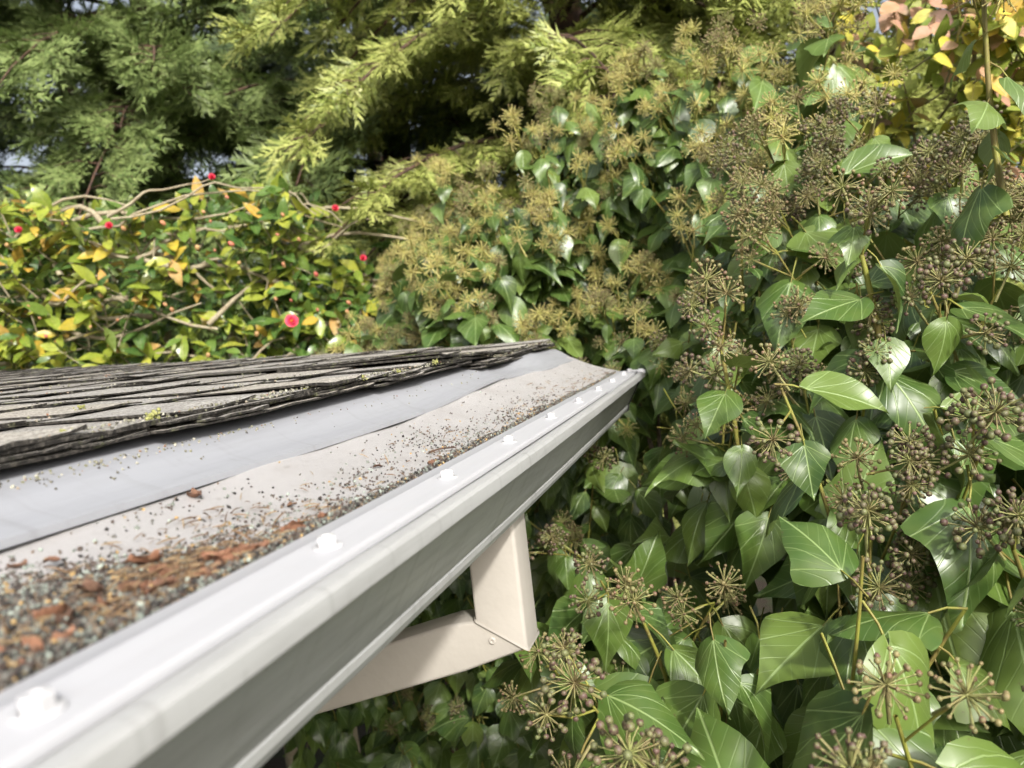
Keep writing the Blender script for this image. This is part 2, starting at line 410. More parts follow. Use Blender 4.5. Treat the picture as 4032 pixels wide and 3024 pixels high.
def build_guards():
    sc = flat_angle(mesh('guard_screw', screw_template(), MAT_SCREW), 30)
    for second, y0, y1, lab in ((False, YN, 1.10, 'long gutter guard panel nearest the camera, heaped with granules and bark'),
                                (True, 1.088, 1.552, 'short cleaner gutter guard panel at the far end of the gutter')):
        g = thing('gutter_guard', (-0.26, (y0 + y1) / 2, CZ - 0.085), lab, 'gutter guard', 'gutter guard panels')
        low = 0.0012 if second else 0.0
        ys = np.linspace(y0, y1, 56 if not second else 26)
        fe = flash_pts(1.10, False)[0][0]
        A = np.linspace(LIP0 + 0.003, fe - 0.006, 12)
        obj('mesh_screen', mesh('guard_mesh', loft(ys, lambda y: [(a, mesh_z(a, y, low)) for a in A]), MAT_MESH), g)
        def fl(y):
            P = flash_pts(y, second); return P + [(a, h - 0.0012) for a, h in P[::-1]]
        obj('flashing', flat_angle(mesh('guard_flashing', loft(ys, fl, closed=True), MAT_FLASH), 50), g)
        lip = [(-0.2085, -0.0846), (-0.2078, -0.0826), (-0.2050, -0.0822), (-0.1960, -0.0822), (-0.1950, -0.0817), (-0.1938, -0.0817), (-0.1928, -0.0822), (-0.1700, -0.0828), (-0.1682, -0.0834), (-0.1674, -0.0846), (-0.1678, -0.0872), (-0.2070, -0.0872)]
        obj('front_lip', flat_angle(mesh('guard_lip', loft(np.minimum(ys, YE + 0.008), lambda y: [(a, h + CZ + sag(y) - low) for a, h in lip], closed=True), MAT_LIP), 50), g)
        for y in SCREW_Y:
            if y0 <= y < y1 and not (second and y < 1.1):
                rz = random.uniform(0, 1.05)
                obj('screw', sc, g, Matrix.Translation((-0.1815 + random.uniform(-0.001, 0.001), y + random.uniform(-0.003, 0.003), CZ - 0.0826 + sag(y) - low)) @ Matrix.Rotation(random.uniform(-0.06, 0.10), 4, 'X') @ Matrix.Rotation(rz, 4, 'Z'))
build_guards()

def build_downspout():
    Y0 = 0.69; DY = 0.046
    d = thing('downspout', (-0.95, Y0 + 0.02, 0.02), 'cream metal downspout elbow hanging under the white gutter', 'downspout')
    def sect(c, ax, half, dy=DY, r=0.004, y0=Y0):      # rounded rectangle in the plane of ax (x,z dir) and y
        pts = []
        for sx, sy in ((1, 1), (-1, 1), (-1, -1), (1, -1)):
            a0 = math.atan2(sy, sx) - math.pi / 4
            for k in range(4):
                t = a0 + (k / 3) * math.pi / 2
                pts.append((sx * (half - r) + r * math.cos(t), sy * (dy / 2 - r) + r * math.sin(t)))
        return [(c[0] + p[0] * ax[0], y0 + dy / 2 + p[1], c[1] + p[0] * ax[1]) for p in pts]
    def pipe(secs):
        V = np.array([q for s in secs for q in s]); n = 16
        F = quads([[i * n + j, i * n + (j + 1) % n, (i + 1) * n + (j + 1) % n, (i + 1) * n + j] for i in range(len(secs) - 1) for j in range(n)])
        return T(V, F)
    xr, xl = -0.209, -0.259; z_r, z_l = CZ - 0.293, CZ - 0.264
    mid = ((xr + xl) / 2, (z_r + z_l) / 2)
    mit = np.array([xr - xl, z_r - z_l]); ml = np.linalg.norm(mit); mit = mit / ml
    secs = [sect(((xr + xl) / 2, CZ - 0.150), (1, 0), 0.025), sect(((xr + xl) / 2, CZ - 0.215), (1, 0), 0.025), sect(mid, mit, ml / 2)]
    obj('outlet_tube', flat_angle(mesh('spout_outlet', pipe(secs), MAT_SPOUT), 40), d)
    dirv = np.array([-math.cos(math.radians(15.5)), -math.sin(math.radians(15.5))]); per = np.array([-dirv[1], dirv[0]])
    end = np.array(mid) + dirv * 0.70
    arm = [sect(mid, mit, ml / 2 - 0.0012, DY - 0.002, y0=Y0 + 0.001), sect(np.array(mid) + dirv * 0.05, per, 0.0245, DY - 0.002, y0=Y0 + 0.001), sect(np.array(mid) + dirv * 0.35, per, 0.0245, DY - 0.002, y0=Y0 + 0.001), sect(end, (0.99, -0.14), 0.028, DY - 0.002, y0=Y0 + 0.001)]
    ao = obj('elbow_arm', flat_angle(mesh('spout_arm', pipe(arm), MAT_SPOUT), 40), d)
    fl = [sect(np.array(mid) + np.array([0, 0.0]) , mit, ml / 2 + 0.0016, DY + 0.003, y0=Y0 - 0.0015), sect(np.array(mid) + np.array([0.0, 0.0032]), mit, ml / 2 + 0.0012, DY + 0.0024, y0=Y0 - 0.0012)]
    obj('joint_seam', flat_angle(mesh('spout_seam', pipe(fl), MAT_SPOUT), 40), d)
    # rivet with a hollow centre
    prof = [(0.0036, 0.0), (0.0036, 0.0010), (0.0028, 0.0018), (0.0014, 0.0018), (0.0011, 0.0004), (0.0001, 0.0004)]; a = np.linspace(0, 2 * np.pi, 14, endpoint=False)
    V = np.array([(-0.2435 + r * math.cos(t), Y0 + 0.001 - h, CZ - 0.2835 + r * math.sin(t)) for r, h in prof for t in a])
    F = quads([[i * 14 + j, i * 14 + (j + 1) % 14, (i + 1) * 14 + (j + 1) % 14, (i + 1) * 14 + j] for i in range(len(prof) - 1) for j in range(14)])
    obj('rivet', flat_angle(mesh('spout_rivet', T(V, F), MAT_SPOUT), 40), ao)
    low = [sect(end, (0.99, -0.14), 0.027, y0=Y0), sect((end[0] - 0.01, end[1] - 0.08), (1, 0), 0.027, y0=Y0), sect((end[0] - 0.01, 0.12), (1, 0), 0.027, y0=Y0), sect((end[0] + 0.05, 0.04), (0.5, 0.85), 0.027, y0=Y0)]
    obj('lower_pipe', flat_angle(mesh('spout_lower', pipe(low), MAT_SPOUT), 40), d)
build_downspout()

# ---------------------------------------------------------------- roof
SLOPE = 0.0586
def eave_x(y): return -0.380 + 0.030 * y
def eave_h(y): return -0.0405 + 0.0165 * y - 0.008 * math.exp(-((y - 1.2) / 0.09) ** 2) + 0.005 * math.exp(-((y - 1.06) / 0.06) ** 2)
def build_house():
    h = thing('house', (-1.6, 0.2, 0.0), 'house corner with low roof of weathered grey layered shingles', 'house')
    ye = 1.545
    # deck under the shingles, fascia, soffit, wall
    V = []
    for x in (-0.40, -4.2):
        for y in (-1.2, ye - 0.01):
            for dz in (0, -0.02):
                V.append((x, y, CZ + eave_h(min(y, 1.0)) - 0.014 + (-0.37 - x) * SLOPE + dz))
    F = quads([[0, 1, 3, 2], [4, 6, 7, 5], [0, 4, 5, 1], [2, 3, 7, 6], [0, 2, 6, 4], [1, 5, 7, 3]])
    obj('roof_deck', mesh('roof_deck', T(V, F), MAT_WOOD, False), h)
    obj('fascia', mesh('fascia', box(-0.356, -0.3325, -1.2, ye, CZ - 0.23, CZ - 0.077), MAT_WOOD, False), h)
    obj('soffit', mesh('soffit', box(-1.02, -0.358, -1.2, ye - 0.02, CZ - 0.20, CZ - 0.185), MAT_WOOD, False), h)
    obj('barge_board', mesh('barge', box(-4.2, -0.46, ye - 0.05, ye - 0.022, CZ - 0.22, CZ - 0.052), MAT_WOOD, False), h)
    obj('wall', mesh('house_wall', box(-4.1, -1.03, -1.2, 1.30, 0.0, CZ - 0.07), MAT_WALL, False), h)
    EXP = 0.118; Wd = 0.318
    variants = []
    for v in range(9):
        r = np.random.default_rng(100 + v)
        L = 0.235
        def slab(y0, y1, x0, th, zb, ny, curl, seed):
            rr = np.random.default_rng(seed)
            ysl = np.linspace(y0, y1, ny)
            wob = np.convolve(rr.normal(0, 0.0013, ny + 4), np.ones(3) / 3, 'same')[2:-2]
            lift = np.convolve(rr.normal(0, 0.0011, ny + 6), np.ones(4) / 4, 'same')[3:-3] + curl * (np.abs(np.linspace(-1, 1, ny)) ** 3)
            xs = [0.0, 0.0, 0.018, 0.07, L]
            V = []; F = []; M = []
            for i, y in enumerate(ysl):
                e = x0 + wob[i]
                jt = th * (1 + 0.25 * rr.normal())
                col = [(-e, zb + lift[i] + rr.normal(0, 0.0003)), (-e, zb + jt + lift[i]), (-(e + 0.02), zb + th + 0.8 * lift[i]), (-(e + 0.075), zb + th + 0.25 * lift[i]), (-L, zb + th), (-L, zb)]
                V += [(p[0], y, p[1]) for p in col]
            n = 6
            for i in range(ny - 1):
                for j in range(n):
                    k = (j + 1) % n
                    F.append([i * n + j, (i + 1) * n + j, (i + 1) * n + k, i * n + k]); M.append(1 if j == 0 else (2 if j == 5 else 0))
            Fq = quads(F); Mq = M + M
            capA = [[0, 1, 2], [0, 2, 3], [0, 3, 4], [0, 4, 5]]; o = (ny - 1) * n
            capB = [[o + t[0], o + t[2], o + t[1]] for t in capA]
            return T(V, np.concatenate([Fq, np.array(capA + capB)]), Mq + [1] * 8)
        ts = [slab(-Wd / 2 + 0.0015, Wd / 2 - 0.0015, 0.003, 0.0023, 0.0, 15, 0.0012 * r.uniform(-0.5, 1), 300 + v)]
        y = -Wd / 2 + r.uniform(0.0, 0.04)
        q = 0
        while y < Wd / 2 - 0.05:
            wd = r.uniform(0.07, 0.17); y1 = min(y + wd, Wd / 2 - 0.002)
            ts.append(slab(y, y1, r.uniform(-0.001, 0.003), 0.0021, 0.0026, 8, 0.002 * r.uniform(-0.2, 1), 400 + v * 10 + q)); q += 1
            y = y1 + r.uniform(0.06, 0.18)
        variants.append(flat_angle(mesh('shingle_%d' % v, cat(ts), [MAT_SHINGLE, MAT_EDGE, MAT_FELT]), 30))
    count = 0
    for k in range(-3, 26):
        kk = max(k, 0)
        off = random.uniform(0, Wd); n = 6
        y = ye - off * 0.5 if k % 2 else ye
        edge = ye
        ylist = []
        yy = ye - Wd / 2 + (0 if k % 2 == 0 else Wd * random.uniform(0.25, 0.7))
        while yy > -1.0:
            ylist.append(yy); yy -= Wd
        for yc in ylist:
            sc = 1.0; yc2 = yc
            if yc + Wd / 2 > ye:                           # cut at the verge
                sc = (ye - (yc - Wd / 2)) / Wd; yc2 = (ye + yc - Wd / 2) / 2
            if sc < 0.2: continue
            x = eave_x(yc2) - kk * EXP + (0, 0, 0.0, 0.004, -0.003, 0.005)[max(-k, 0) + 2 if k < 0 else 0] + random.uniform(-0.003, 0.003)
            xm = -(eave_x(yc2) - x)
            fade = math.exp(-kk * 0.5)
            hh = (eave_h(yc2) * fade + (-0.0405 + 0.0165 * yc2) * (1 - fade)) + (-xm if False else kk * EXP) * SLOPE + (0.0072 if k >= 0 else (0.0046, 0.0022, -0.0002)[-k - 1])
            tilt_y = -((0.022 if k == 0 else 0.032) + random.uniform(-0.003, 0.003)) if k >= 0 else -0.012
            ex = (eave_h(yc2 + 0.1) - eave_h(yc2 - 0.1)) / 0.2 * fade + 0.0165 * (1 - fade)
            Mx = Matrix.Translation((x, yc2, CZ + hh)) @ Matrix.Rotation(ex, 4, 'X') @ Matrix.Rotation(-tilt_y, 4, 'Y') @ Matrix.Diagonal((1, sc, 0.8 if k < 0 else (1.15 if k == 0 else 0.75), 1))
            obj('shingle', variants[random.randrange(9)], h, Mx); count += 1
    # moss clumps on the shingle butts
    for cx, cy, cz, s in ((-0.372, 0.43, -0.0215, 0.0075), (-0.352, 0.905, -0.0125, 0.006), (-0.374, 0.36, -0.022, 0.004), (-0.36, 0.72, -0.0175, 0.005), (-0.377, 0.55, -0.020, 0.003), (-0.50, 0.50, -0.012, 0.004), (-0.356, 0.80, -0.0165, 0.004), (-0.366, 0.62, -0.019, 0.0035)):
        ts = []
        for q in range(26):
            d = rng.normal(0, 0.45, 3) * s * np.array([0.6, 1.1, 0.6]); rr = s * rng.uniform(0.12, 0.26)
            ts.append(ellipsoid((cx + d[0], cy + d[1], CZ + cz + d[2]), (rr, rr, rr), 5, 3))
        obj('moss_clump', mesh('moss', cat(ts), MAT_MOSS), h)
    # loose grit and moss crumbs lying along the butts
    ts = []
    oct_ = ellipsoid((0, 0, 0), (1, 1, 0.8), 3, 2)
    K = 2600; Ms = []; Ps = []
    for i in range(K):
        k = int(rng.integers(0, 7)) if rng.random() < 0.55 else 0
        y = rng.uniform(0.05, 1.53)
        x = eave_x(y) - k * EXP - abs(rng.normal(0, 0.012)) + 0.001
        z = eave_h(y) * math.exp(-k * 0.5) + (-0.0405 + 0.0165 * y) * (1 - math.exp(-k * 0.5)) + k * EXP * SLOPE + 0.0072 + rng.choice([0.0026, 0.0050])
        s = rng.uniform(0.0006, 0.0018); A = frame(rng.normal(size=3), rng.normal(size=3), s); Ms.append(A); Ps.append((x, y, CZ + z))
    for i in range(260):
        y = rng.uniform(0.1, 1.05) if i > 170 else rng.normal(0.36, 0.09)
        if y < 0.05: continue
        x = eave_x(y) + abs(rng.normal(0, 0.009)) + 0.001
        fp = np.array(flash_pts(y))[::-1]; z = np.interp(x, fp[:, 0], fp[:, 1]) + 0.0006
        Ms.append(frame(rng.normal(size=3), rng.normal(size=3), rng.uniform(0.0005, 0.0015))); Ps.append((x, y, z))
    gm = N('grit'); c = gm.ramp(gm.rnd(), [(0, (0.06, 0.055, 0.05)), (0.35, (0.22, 0.21, 0.16)), (0.6, (0.20, 0.20, 0.12)), (0.85, (0.45, 0.44, 0.36)), (1, (0.24, 0.12, 0.07))]); gm = gm.done(gm.bsdf(c, 0.95))
    obj('shingle_grit', mesh('shingle_grit', scatter(oct_, Ms, Ps), gm, False), h, kind='stuff')
build_house()

# ---------------------------------------------------------------- debris on the guard
def build_debris():
    a = N('loose_roof_granules')
    c = a.ramp(a.rnd(), [(0.0, (0.035, 0.032, 0.03)), (0.20, (0.09, 0.07, 0.06)), (0.42, (0.14, 0.135, 0.12)), (0.64, (0.20, 0.22, 0.19)), (0.80, (0.15, 0.115, 0.085)), (0.90, (0.34, 0.39, 0.34)), (0.955, (0.42, 0.29, 0.13)), (1.0, (0.50, 0.42, 0.30))], 'CONSTANT')
    gm = a.done(a.bsdf(c, 0.85, None, 0.3))
    tm = T([(1, 0, 0), (-1, 0, 0), (0, 1, 0), (0, -1, 0), (0, 0, 0.8), (0, 0, -0.8)], [(0, 2, 4), (2, 1, 4), (1, 3, 4), (3, 0, 4), (2, 0, 5), (1, 2, 5), (3, 1, 5), (0, 3, 5)])
    fans = [(0.46, 0.75, 0.10), (0.60, 0.92, 0.08), (0.68, 0.80, 0.05), (0.82, 0.60, 0.12), (0.98, 0.5, 0.10), (0.30, 0.62, 0.06)]
    B = 400000
    y = np.where(rng.random(B) < 0.5, rng.uniform(0.05, 1.50, B), rng.uniform(0.05, 0.42, B)); e = rng.random(B) ** 1.5
    thick = np.maximum(0.90 - 0.80 * sstep(y, 0.22, 0.37), 0.10 + 0.06 * np.sin(y * 23) + 0.04 * np.sin(y * 57 + 1))    # nearly the whole width is buried near the camera
    thick = np.where(y > 1.1, thick * 0.5, thick)
    p = 1.0 - sstep(e / thick, 0.65, 1.25)
    sp = 0.028 + 0.06 * np.exp(-e * 3)
    for fy, fe, fw in fans:
        sp = sp + 0.38 * np.exp(-((y - fy - 0.10 * (e - 0.2)) / (fw * (0.35 + 0.5 * e))) ** 2) * (1 - sstep(e, fe * 0.55, fe))
    sp = np.where(y > 1.05, sp * 0.5, sp)
    blot = 0.5 + 0.5 * np.sin(y * 61 + 3 * np.sin(e * 9)) * np.sin(e * 21 + y * 13)
    p = np.maximum(p, sp * (0.4 + 0.8 * blot))
    x = LIP0 - 0.0015 - e * 0.105
    ok = (rng.random(B) < p) & ~((x < -0.3150) & (y < 1.1)) & ~((y > 1.09) & (x < -0.290))
    x, y, e, thick = [q[ok][:25000] for q in (x, y, e, thick)]; K = len(x)
    sz = rng.uniform(0.0006, 0.00130, K) * np.where(rng.random(K) < 0.15, 1.3, 1.0)
    heap = 0.0045 * (1 - sstep(e / (thick + 0.01), 0, 1)) * rng.random(K)
    z = np.where(y > 1.1, mesh_z(x, y, 0.0012), mesh_z(x, y)) + 0.5 * sz + heap
    Q, _ = np.linalg.qr(rng.normal(size=(K, 3, 3)))
    Ms = Q * (sz[:, None] * rng.uniform(0.6, 1.35, (K, 3)))[:, None, :]
    Ps = np.stack([x, y, z], 1)
    obj('shingle_granules', mesh('granules', scatter(tm, Ms, Ps), gm, False), label='grey and tan roof grit drifted over the gutter guard screen', cat_='grit', kind='stuff')
    # dry litter: short fibres and needle bits
    tf = tube([(0, -1, 0), (0, -0.3, 0.10), (0, 0.4, 0.06), (0, 1, -0.05)], [0.05, 0.09, 0.08, 0.03], 4)
    a = N('dry_litter'); c = a.ramp(a.rnd(), [(0, (0.10, 0.06, 0.035)), (0.5, (0.20, 0.12, 0.06)), (1, (0.33, 0.24, 0.13))]); lm = a.done(a.bsdf(c, 0.9))
    Ms = []; Ps = []
    for i in range(900):
        if i < 520: y = rng.normal(0.265, 0.035); e = abs(rng.normal(0.12, 0.13))
        elif i < 720: y = rng.uniform(0.12, 0.40); e = rng.uniform(0.0, 0.7)
        else: y = rng.uniform(0.35, 1.5); e = abs(rng.normal(0, 0.35))
        if e > 0.93 or y < 0.05: continue
        x = LIP0 - 0.003 - e * 0.105
        t = rng.normal(size=3) * np.array([1, 1, 0.22]); s = rng.uniform(0.0020, 0.0055)
        Ms.append(frame(t, (0, 0, 1), s)); Ps.append((x, y, float(mesh_z(x, y)) + 0.0015 + rng.uniform(0, 0.0045) * (1 if i < 520 else 0.4)))
    obj('dry_litter', mesh('dry_litter', scatter(tf, Ms, Ps), lm), label='brown fibrous plant litter matted on the grit beside the gutter lip', cat_='litter', kind='stuff')
    # larger bark and petal flakes, each a thing
    a = N('red_brown_flake'); p = a.pos(); c = a.ramp(a.rnd(), [(0, (0.09, 0.055, 0.038)), (0.35, (0.22, 0.10, 0.055)), (0.7, (0.27, 0.135, 0.08)), (1, (0.15, 0.09, 0.06))])
    c = a.mix(a.smooth(a.noise(p, 300, 4.0), 0.4, 0.7, 0.0, 0.6), c, (0.14, 0.06, 0.03)); fm = a.done(a.bsdf(c, 0.75, a.bump(a.noise(p, 500), 0.8, 0.0015)))
    tw = plain('dark_twig', (0.06, 0.035, 0.025), (0.12, 0.07, 0.05), 200, 0.9)
    def flake(seed, lx, ly):
        r = np.random.default_rng(seed); n = 6; V = []
        ph = r.uniform(0, 6, 4); cu = r.uniform(0.3, 1.0); tw_ = r.uniform(-0.8, 0.8)
        for i in range(n):
            for j in range(n):
                u = i / (n - 1) * 2 - 1; v = j / (n - 1) * 2 - 1
                rr = 1 - 0.30 * (u * u) * (v * v) + 0.12 * r.normal()
                x = u * lx * rr; y = v * ly * rr * (1 - 0.35 * abs(u))
                z = cu * ly * (v * v) * 0.9 + tw_ * u * v * ly * 0.5 + 0.22 * ly * math.sin(3 * u + ph[0]) + 0.12 * ly * r.normal()
                V.append((x, y, z))
        V = np.array(V); V[:, 2] -= V[:, 2].min()
        V2 = V + np.array([0, 0, -0.0006])
        F = [[i * n + j, (i + 1) * n + j, (i + 1) * n + j + 1, i * n + j + 1] for i in range(n - 1) for j in range(n - 1)]
        F2 = [[q[0] + n * n, q[3] + n * n, q[2] + n * n, q[1] + n * n] for q in F]
        return T(np.concatenate([V, V2]), quads(F + F2))
    vs = [mesh('flake_%d' % i, flake(40 + i, 0.0052 * s, 0.0027 * s), fm) for i, s in enumerate((1.0, 1.2, 0.8, 1.45, 0.7, 1.1))]
    spots = [(0.361, 0.02), (0.334, 0.03), (0.293, 0.02), (0.287, 0.13), (0.271, 0.11), (0.263, 0.17), (0.244, 0.10), (0.245, 0.20), (0.235, 0.29), (0.240, 0.35), (0.250, 0.14), (0.223, 0.05),
             (0.199, 0.06), (0.189, 0.09), (0.177, 0.04), (0.274, 0.39), (0.261, 0.73), (0.273, 0.02), (0.226, 0.16), (0.216, 0.28), (0.177, 0.13), (0.282, 0.06), (0.258, 0.05), (0.345, 0.08), (0.299, 0.08), (0.266, 0.24), (0.206, 0.02), (0.212, 0.18), (0.185, 0.2)] + [(float(rng.normal(0.268, 0.022)), float(abs(rng.normal(0.08, 0.10)))) for _ in range(12)]
    for i, (y, e) in enumerate(spots):
        x = LIP0 - 0.004 - e * 0.105
        Mx = Matrix.Translation((x, y, float(mesh_z(x, y)) + 0.0032)) @ Matrix.Rotation(random.uniform(0, 6.28), 4, 'Z') @ Matrix.Rotation(random.uniform(-0.35, 0.35), 4, 'X')
        obj('bark_flake', vs[i % 6], None, Mx, 'curled reddish brown flake lying in the grit heap near the camera', 'flake', 'reddish flakes in the near grit heap')
    for y, e, v, lab in ((0.379, 0.90, 3, 'lone brown flake on the bare screen beside the grey flashing'), (0.528, 0.04, 1, 'orange brown flake against the lip beside the fourth screw'),
                      (0.515, 0.41, 4, 'small orange flake mid-screen in the speckled grit patch'), (0.917, 0.05, 2, 'small dark red flake by the lip towards the far end'), (0.395, 0.40, 4, 'small pale brown flake on lightly speckled screen'),
                      (0.255, 0.84, 2, 'small red brown flake at the left picture edge on the screen')):
        x = LIP0 - 0.004 - e * 0.105
        Mx = Matrix.Translation((x, y, float(mesh_z(x, y)) + 0.0012)) @ Matrix.Rotation(random.uniform(0, 6.28), 4, 'Z')
        obj('bark_flake', vs[v], None, Mx, lab, 'flake')
    P = np.array([(-0.238, 0.575, 0), (-0.232, 0.588, 0.001), (-0.224, 0.602, 0.0)]) ; P[:, 2] += [float(mesh_z(q[0], q[1])) + 0.0025 for q in P]
    obj('twig', mesh('twig', tube(P, [0.0006, 0.0009, 0.0005], 5), tw), label='thin dark twig lying across the grit on the guard screen', cat_='twig')
build_debris()

# ---------------------------------------------------------------- leaves and umbels
def leaf_template(ctrl, rows=9, ncol=5, fold=0.25, droop=0.25, wave=0.03, petiole=0.35, cup=0.0, seed=0, skew=0.0, twist=0.0, soft=True):
    r = np.random.default_rng(seed)
    us = np.interp(np.linspace(0, 1, rows), [0, 0.11, 0.22, 0.33, 0.44, 0.56, 0.67, 0.78, 0.89, 1], [0, 0.03, 0.09, 0.18, 0.30, 0.44, 0.60, 0.76, 0.90, 1])
    cu, cw = zip(*ctrl)
    cols = np.linspace(-1, 1, ncol)
    V = []; UV = []
    ph = r.uniform(0, 6, 2)
    du = np.linspace(-0.2, 1.2, 281); dw = np.interp(du, cu, cw, left=0, right=0); kn = np.exp(-0.5 * (np.arange(-20, 21) / (5.0 if soft else 1.0)) ** 2); dw = np.convolve(dw, kn / kn.sum(), 'same')
    for u in us:
        w = float(np.interp(u, du, dw)) * float(np.clip(u / 0.02, 0.1, 1)) * float(np.clip((1 - u) / 0.05, 0.0, 1))
        for c in cols:
            ww = w * (1 + skew * c)
            x = c * ww
            z = fold * (math.sqrt(x * x + 0.0016) - 0.04) - droop * u * u - cup * x * x + wave * abs(c) * math.sin(7.5 * u + ph[0 if c > 0 else 1]) - 0.10 * x * x * 4 * (fold < 0.2)
            ang = twist * (u - 0.3)
            V.append((x * math.cos(ang) - z * 0, u - 0.09 * c * c * max(0.0, 1 - u / 0.16), z + x * math.sin(ang))); UV.append((u, 0.5 + x))
    n = ncol
    F = quads([[i * n + j, i * n + j + 1, (i + 1) * n + j + 1, (i + 1) * n + j] for i in range(rows - 1) for j in range(n - 1)])
    t = T(V, F, None, UV)
    if petiole:
        P = [(0, -petiole, 0.10 * petiole), (0, -petiole * 0.45, 0.13 * petiole), (0, 0.01, -0.005)]
        pt = tube(P, [0.016, 0.013, 0.012], 3, 1)
        t = cat([t, pt])
    return t
IVY = [(0, 0.01), (0.03, 0.20), (0.09, 0.31), (0.18, 0.385), (0.30, 0.40), (0.44, 0.345), (0.60, 0.235), (0.76, 0.12), (0.90, 0.04), (1, 0.0)]
IVYL = [(0, 0.01), (0.03, 0.22), (0.09, 0.34), (0.18, 0.44), (0.27, 0.44), (0.36, 0.36), (0.44, 0.315), (0.60, 0.26), (0.76, 0.15), (0.90, 0.05), (1, 0.0)]
IVYN = [(0, 0.01), (0.03, 0.13), (0.09, 0.22), (0.18, 0.30), (0.30, 0.345), (0.44, 0.33), (0.60, 0.245), (0.76, 0.14), (0.90, 0.05), (1, 0.0)]
ELL = [(0, 0.015), (0.10, 0.12), (0.25, 0.215), (0.45, 0.25), (0.65, 0.21), (0.82, 0.115), (0.93, 0.035), (1, 0.0)]
SML = [(0, 0.03), (0.10, 0.17), (0.28, 0.29), (0.50, 0.31), (0.70, 0.23), (0.85, 0.12), (1, 0.0)]
MAT_IVY = leaf_material('ivy_leaf_green', [(0.0, (0.030, 0.066, 0.014)), (0.35, (0.058, 0.114, 0.021)), (0.75, (0.095, 0.162, 0.030)), (1.0, (0.145, 0.212, 0.042))], vein=(0.26, 0.36, 0.13), rough=0.36, trans=0.14, spec=0.70, spots=0.55)
MAT_IVYY = leaf_material('ivy_leaf_yellow', [(0.0, (0.42, 0.42, 0.05)), (1.0, (0.36, 0.40, 0.07))], vein=(0.45, 0.45, 0.15), rough=0.4, trans=0.3, spots=0.4)
MAT_STEM = plain('ivy_stem_yellow_green', (0.26, 0.27, 0.05), (0.20, 0.16, 0.05), 40, 0.55)
MAT_WOODY = plain('brown_bark', (0.10, 0.075, 0.05), (0.19, 0.15, 0.11), 60, 0.9, 0.6)
MAT_RAYY = plain('umbel_ray_yellow', (0.50, 0.48, 0.15), (0.44, 0.37, 0.14), 60, 0.6)
MAT_RAYG = plain('umbel_ray_green', (0.29, 0.31, 0.11), (0.25, 0.205, 0.095), 60, 0.6)
def berry_mat(name, stops):
    a = N(name); p = a.pos(); c = a.ramp(a.rnd(), stops); c = a.mix(a.smooth(a.noise(p, 260.0, 2.0), 0.42, 0.62, 0.0, 0.7), c, (0.17, 0.19, 0.07))
    return a.done(a.bsdf(c, 0.5, None, 0.4))
MAT_BUD = berry_mat('umbel_tan_buds', [(0, (0.42, 0.31, 0.14)), (0.5, (0.46, 0.44, 0.16)), (1, (0.36, 0.22, 0.12))])
MAT_BUDP = berry_mat('umbel_red_brown_buds', [(0, (0.20, 0.10, 0.07)), (0.5, (0.25, 0.21, 0.09)), (1, (0.15, 0.08, 0.06))])
MAT_BERRY = berry_mat('umbel_purple_brown_berries', [(0, (0.085, 0.050, 0.042)), (0.5, (0.13, 0.080, 0.062)), (0.75, (0.12, 0.14, 0.06)), (1, (0.16, 0.095, 0.075))])
def ivy_set(rows, ncol):
    return [leaf_template((IVY, IVYL, IVYN)[k % 3], rows, ncol, fold=[0.22, 0.05, 0.4, 0.15, 0.3, -0.05, 0.5, 0.12][k], droop=[0.15, 0.45, 0.25, 0.65, -0.10, 0.4, 0.55, 0.25][k], wave=[0.035, 0.07, 0.045, 0.09, 0.055, 0.07, 0.045, 0.08][k], petiole=0.38, cup=[0.3, 0.9, 0.2, 0.8, 0.5, 0.6, 0.0, 1.0][k], seed=k, skew=[0, .12, -.12, 0, .14, -.14, .08, 0][k], twist=[0, .6, -.5, .4, 0, -.6, .8, -.3][k]) for k in range(8)]
ivy_fine = ivy_set(15, 9); ivy_leaves = ivy_set(10, 5); ivy_deep = ivy_set(6, 3)
def umbel_template(seed, nr, rl, br, low):
    r = np.random.default_rng(seed); ts = []
    for i in range(nr):
        ph = math.acos(1 - 1.6 * (i + 0.5) / nr); th = i * 2.39996 + r.normal(0, 0.15)
        d = np.array([math.sin(ph) * math.cos(th), math.cos(ph), math.sin(ph) * math.sin(th)]) + r.normal(0, 0.08, 3); d = unit(d)
        L = rl * r.uniform(0.80, 1.12); md = d * L * 0.55 + r.normal(0, 0.0006, 3)
        ts.append(tube([d * 0.001, d * L], [0.0010, 0.0009], 3, 0) if low else tube([d * 0.001, md, d * L], [0.0008, 0.0006, 0.0008], 3, 0))
        hasb = r.random() < 0.92; b = br * r.uniform(0.7, 1.25)
        if hasb:
            e = ellipsoid((0, 0, 0), (b, b * 1.15, b), *((4, 2) if low else (6, 4)), 1); e.V = e.V + d * (L + b * 0.5); ts.append(e)
    ts.append(tube([(0, -0.04, 0.004), (0, -0.018, 0.001), (0, 0, 0)], [0.0016, 0.0014, 0.0017], 4, 0))
    ts.append(ellipsoid((0, 0, 0), (0.0024, 0.0024, 0.0024), 5, 3, 0))
    return cat(ts)
def umbel_set(low):
    return [[umbel_template(k, 22 + 3 * k, 0.024, 0.0017, low) for k in range(3)], [umbel_template(10 + k, 32 + 4 * k, 0.0205, 0.0020, low) for k in range(2)], [umbel_template(20 + k, 30 + 4 * k, 0.0205, 0.0029, low) for k in range(3)]]
UM, UM_LOW = umbel_set(False), umbel_set(True)

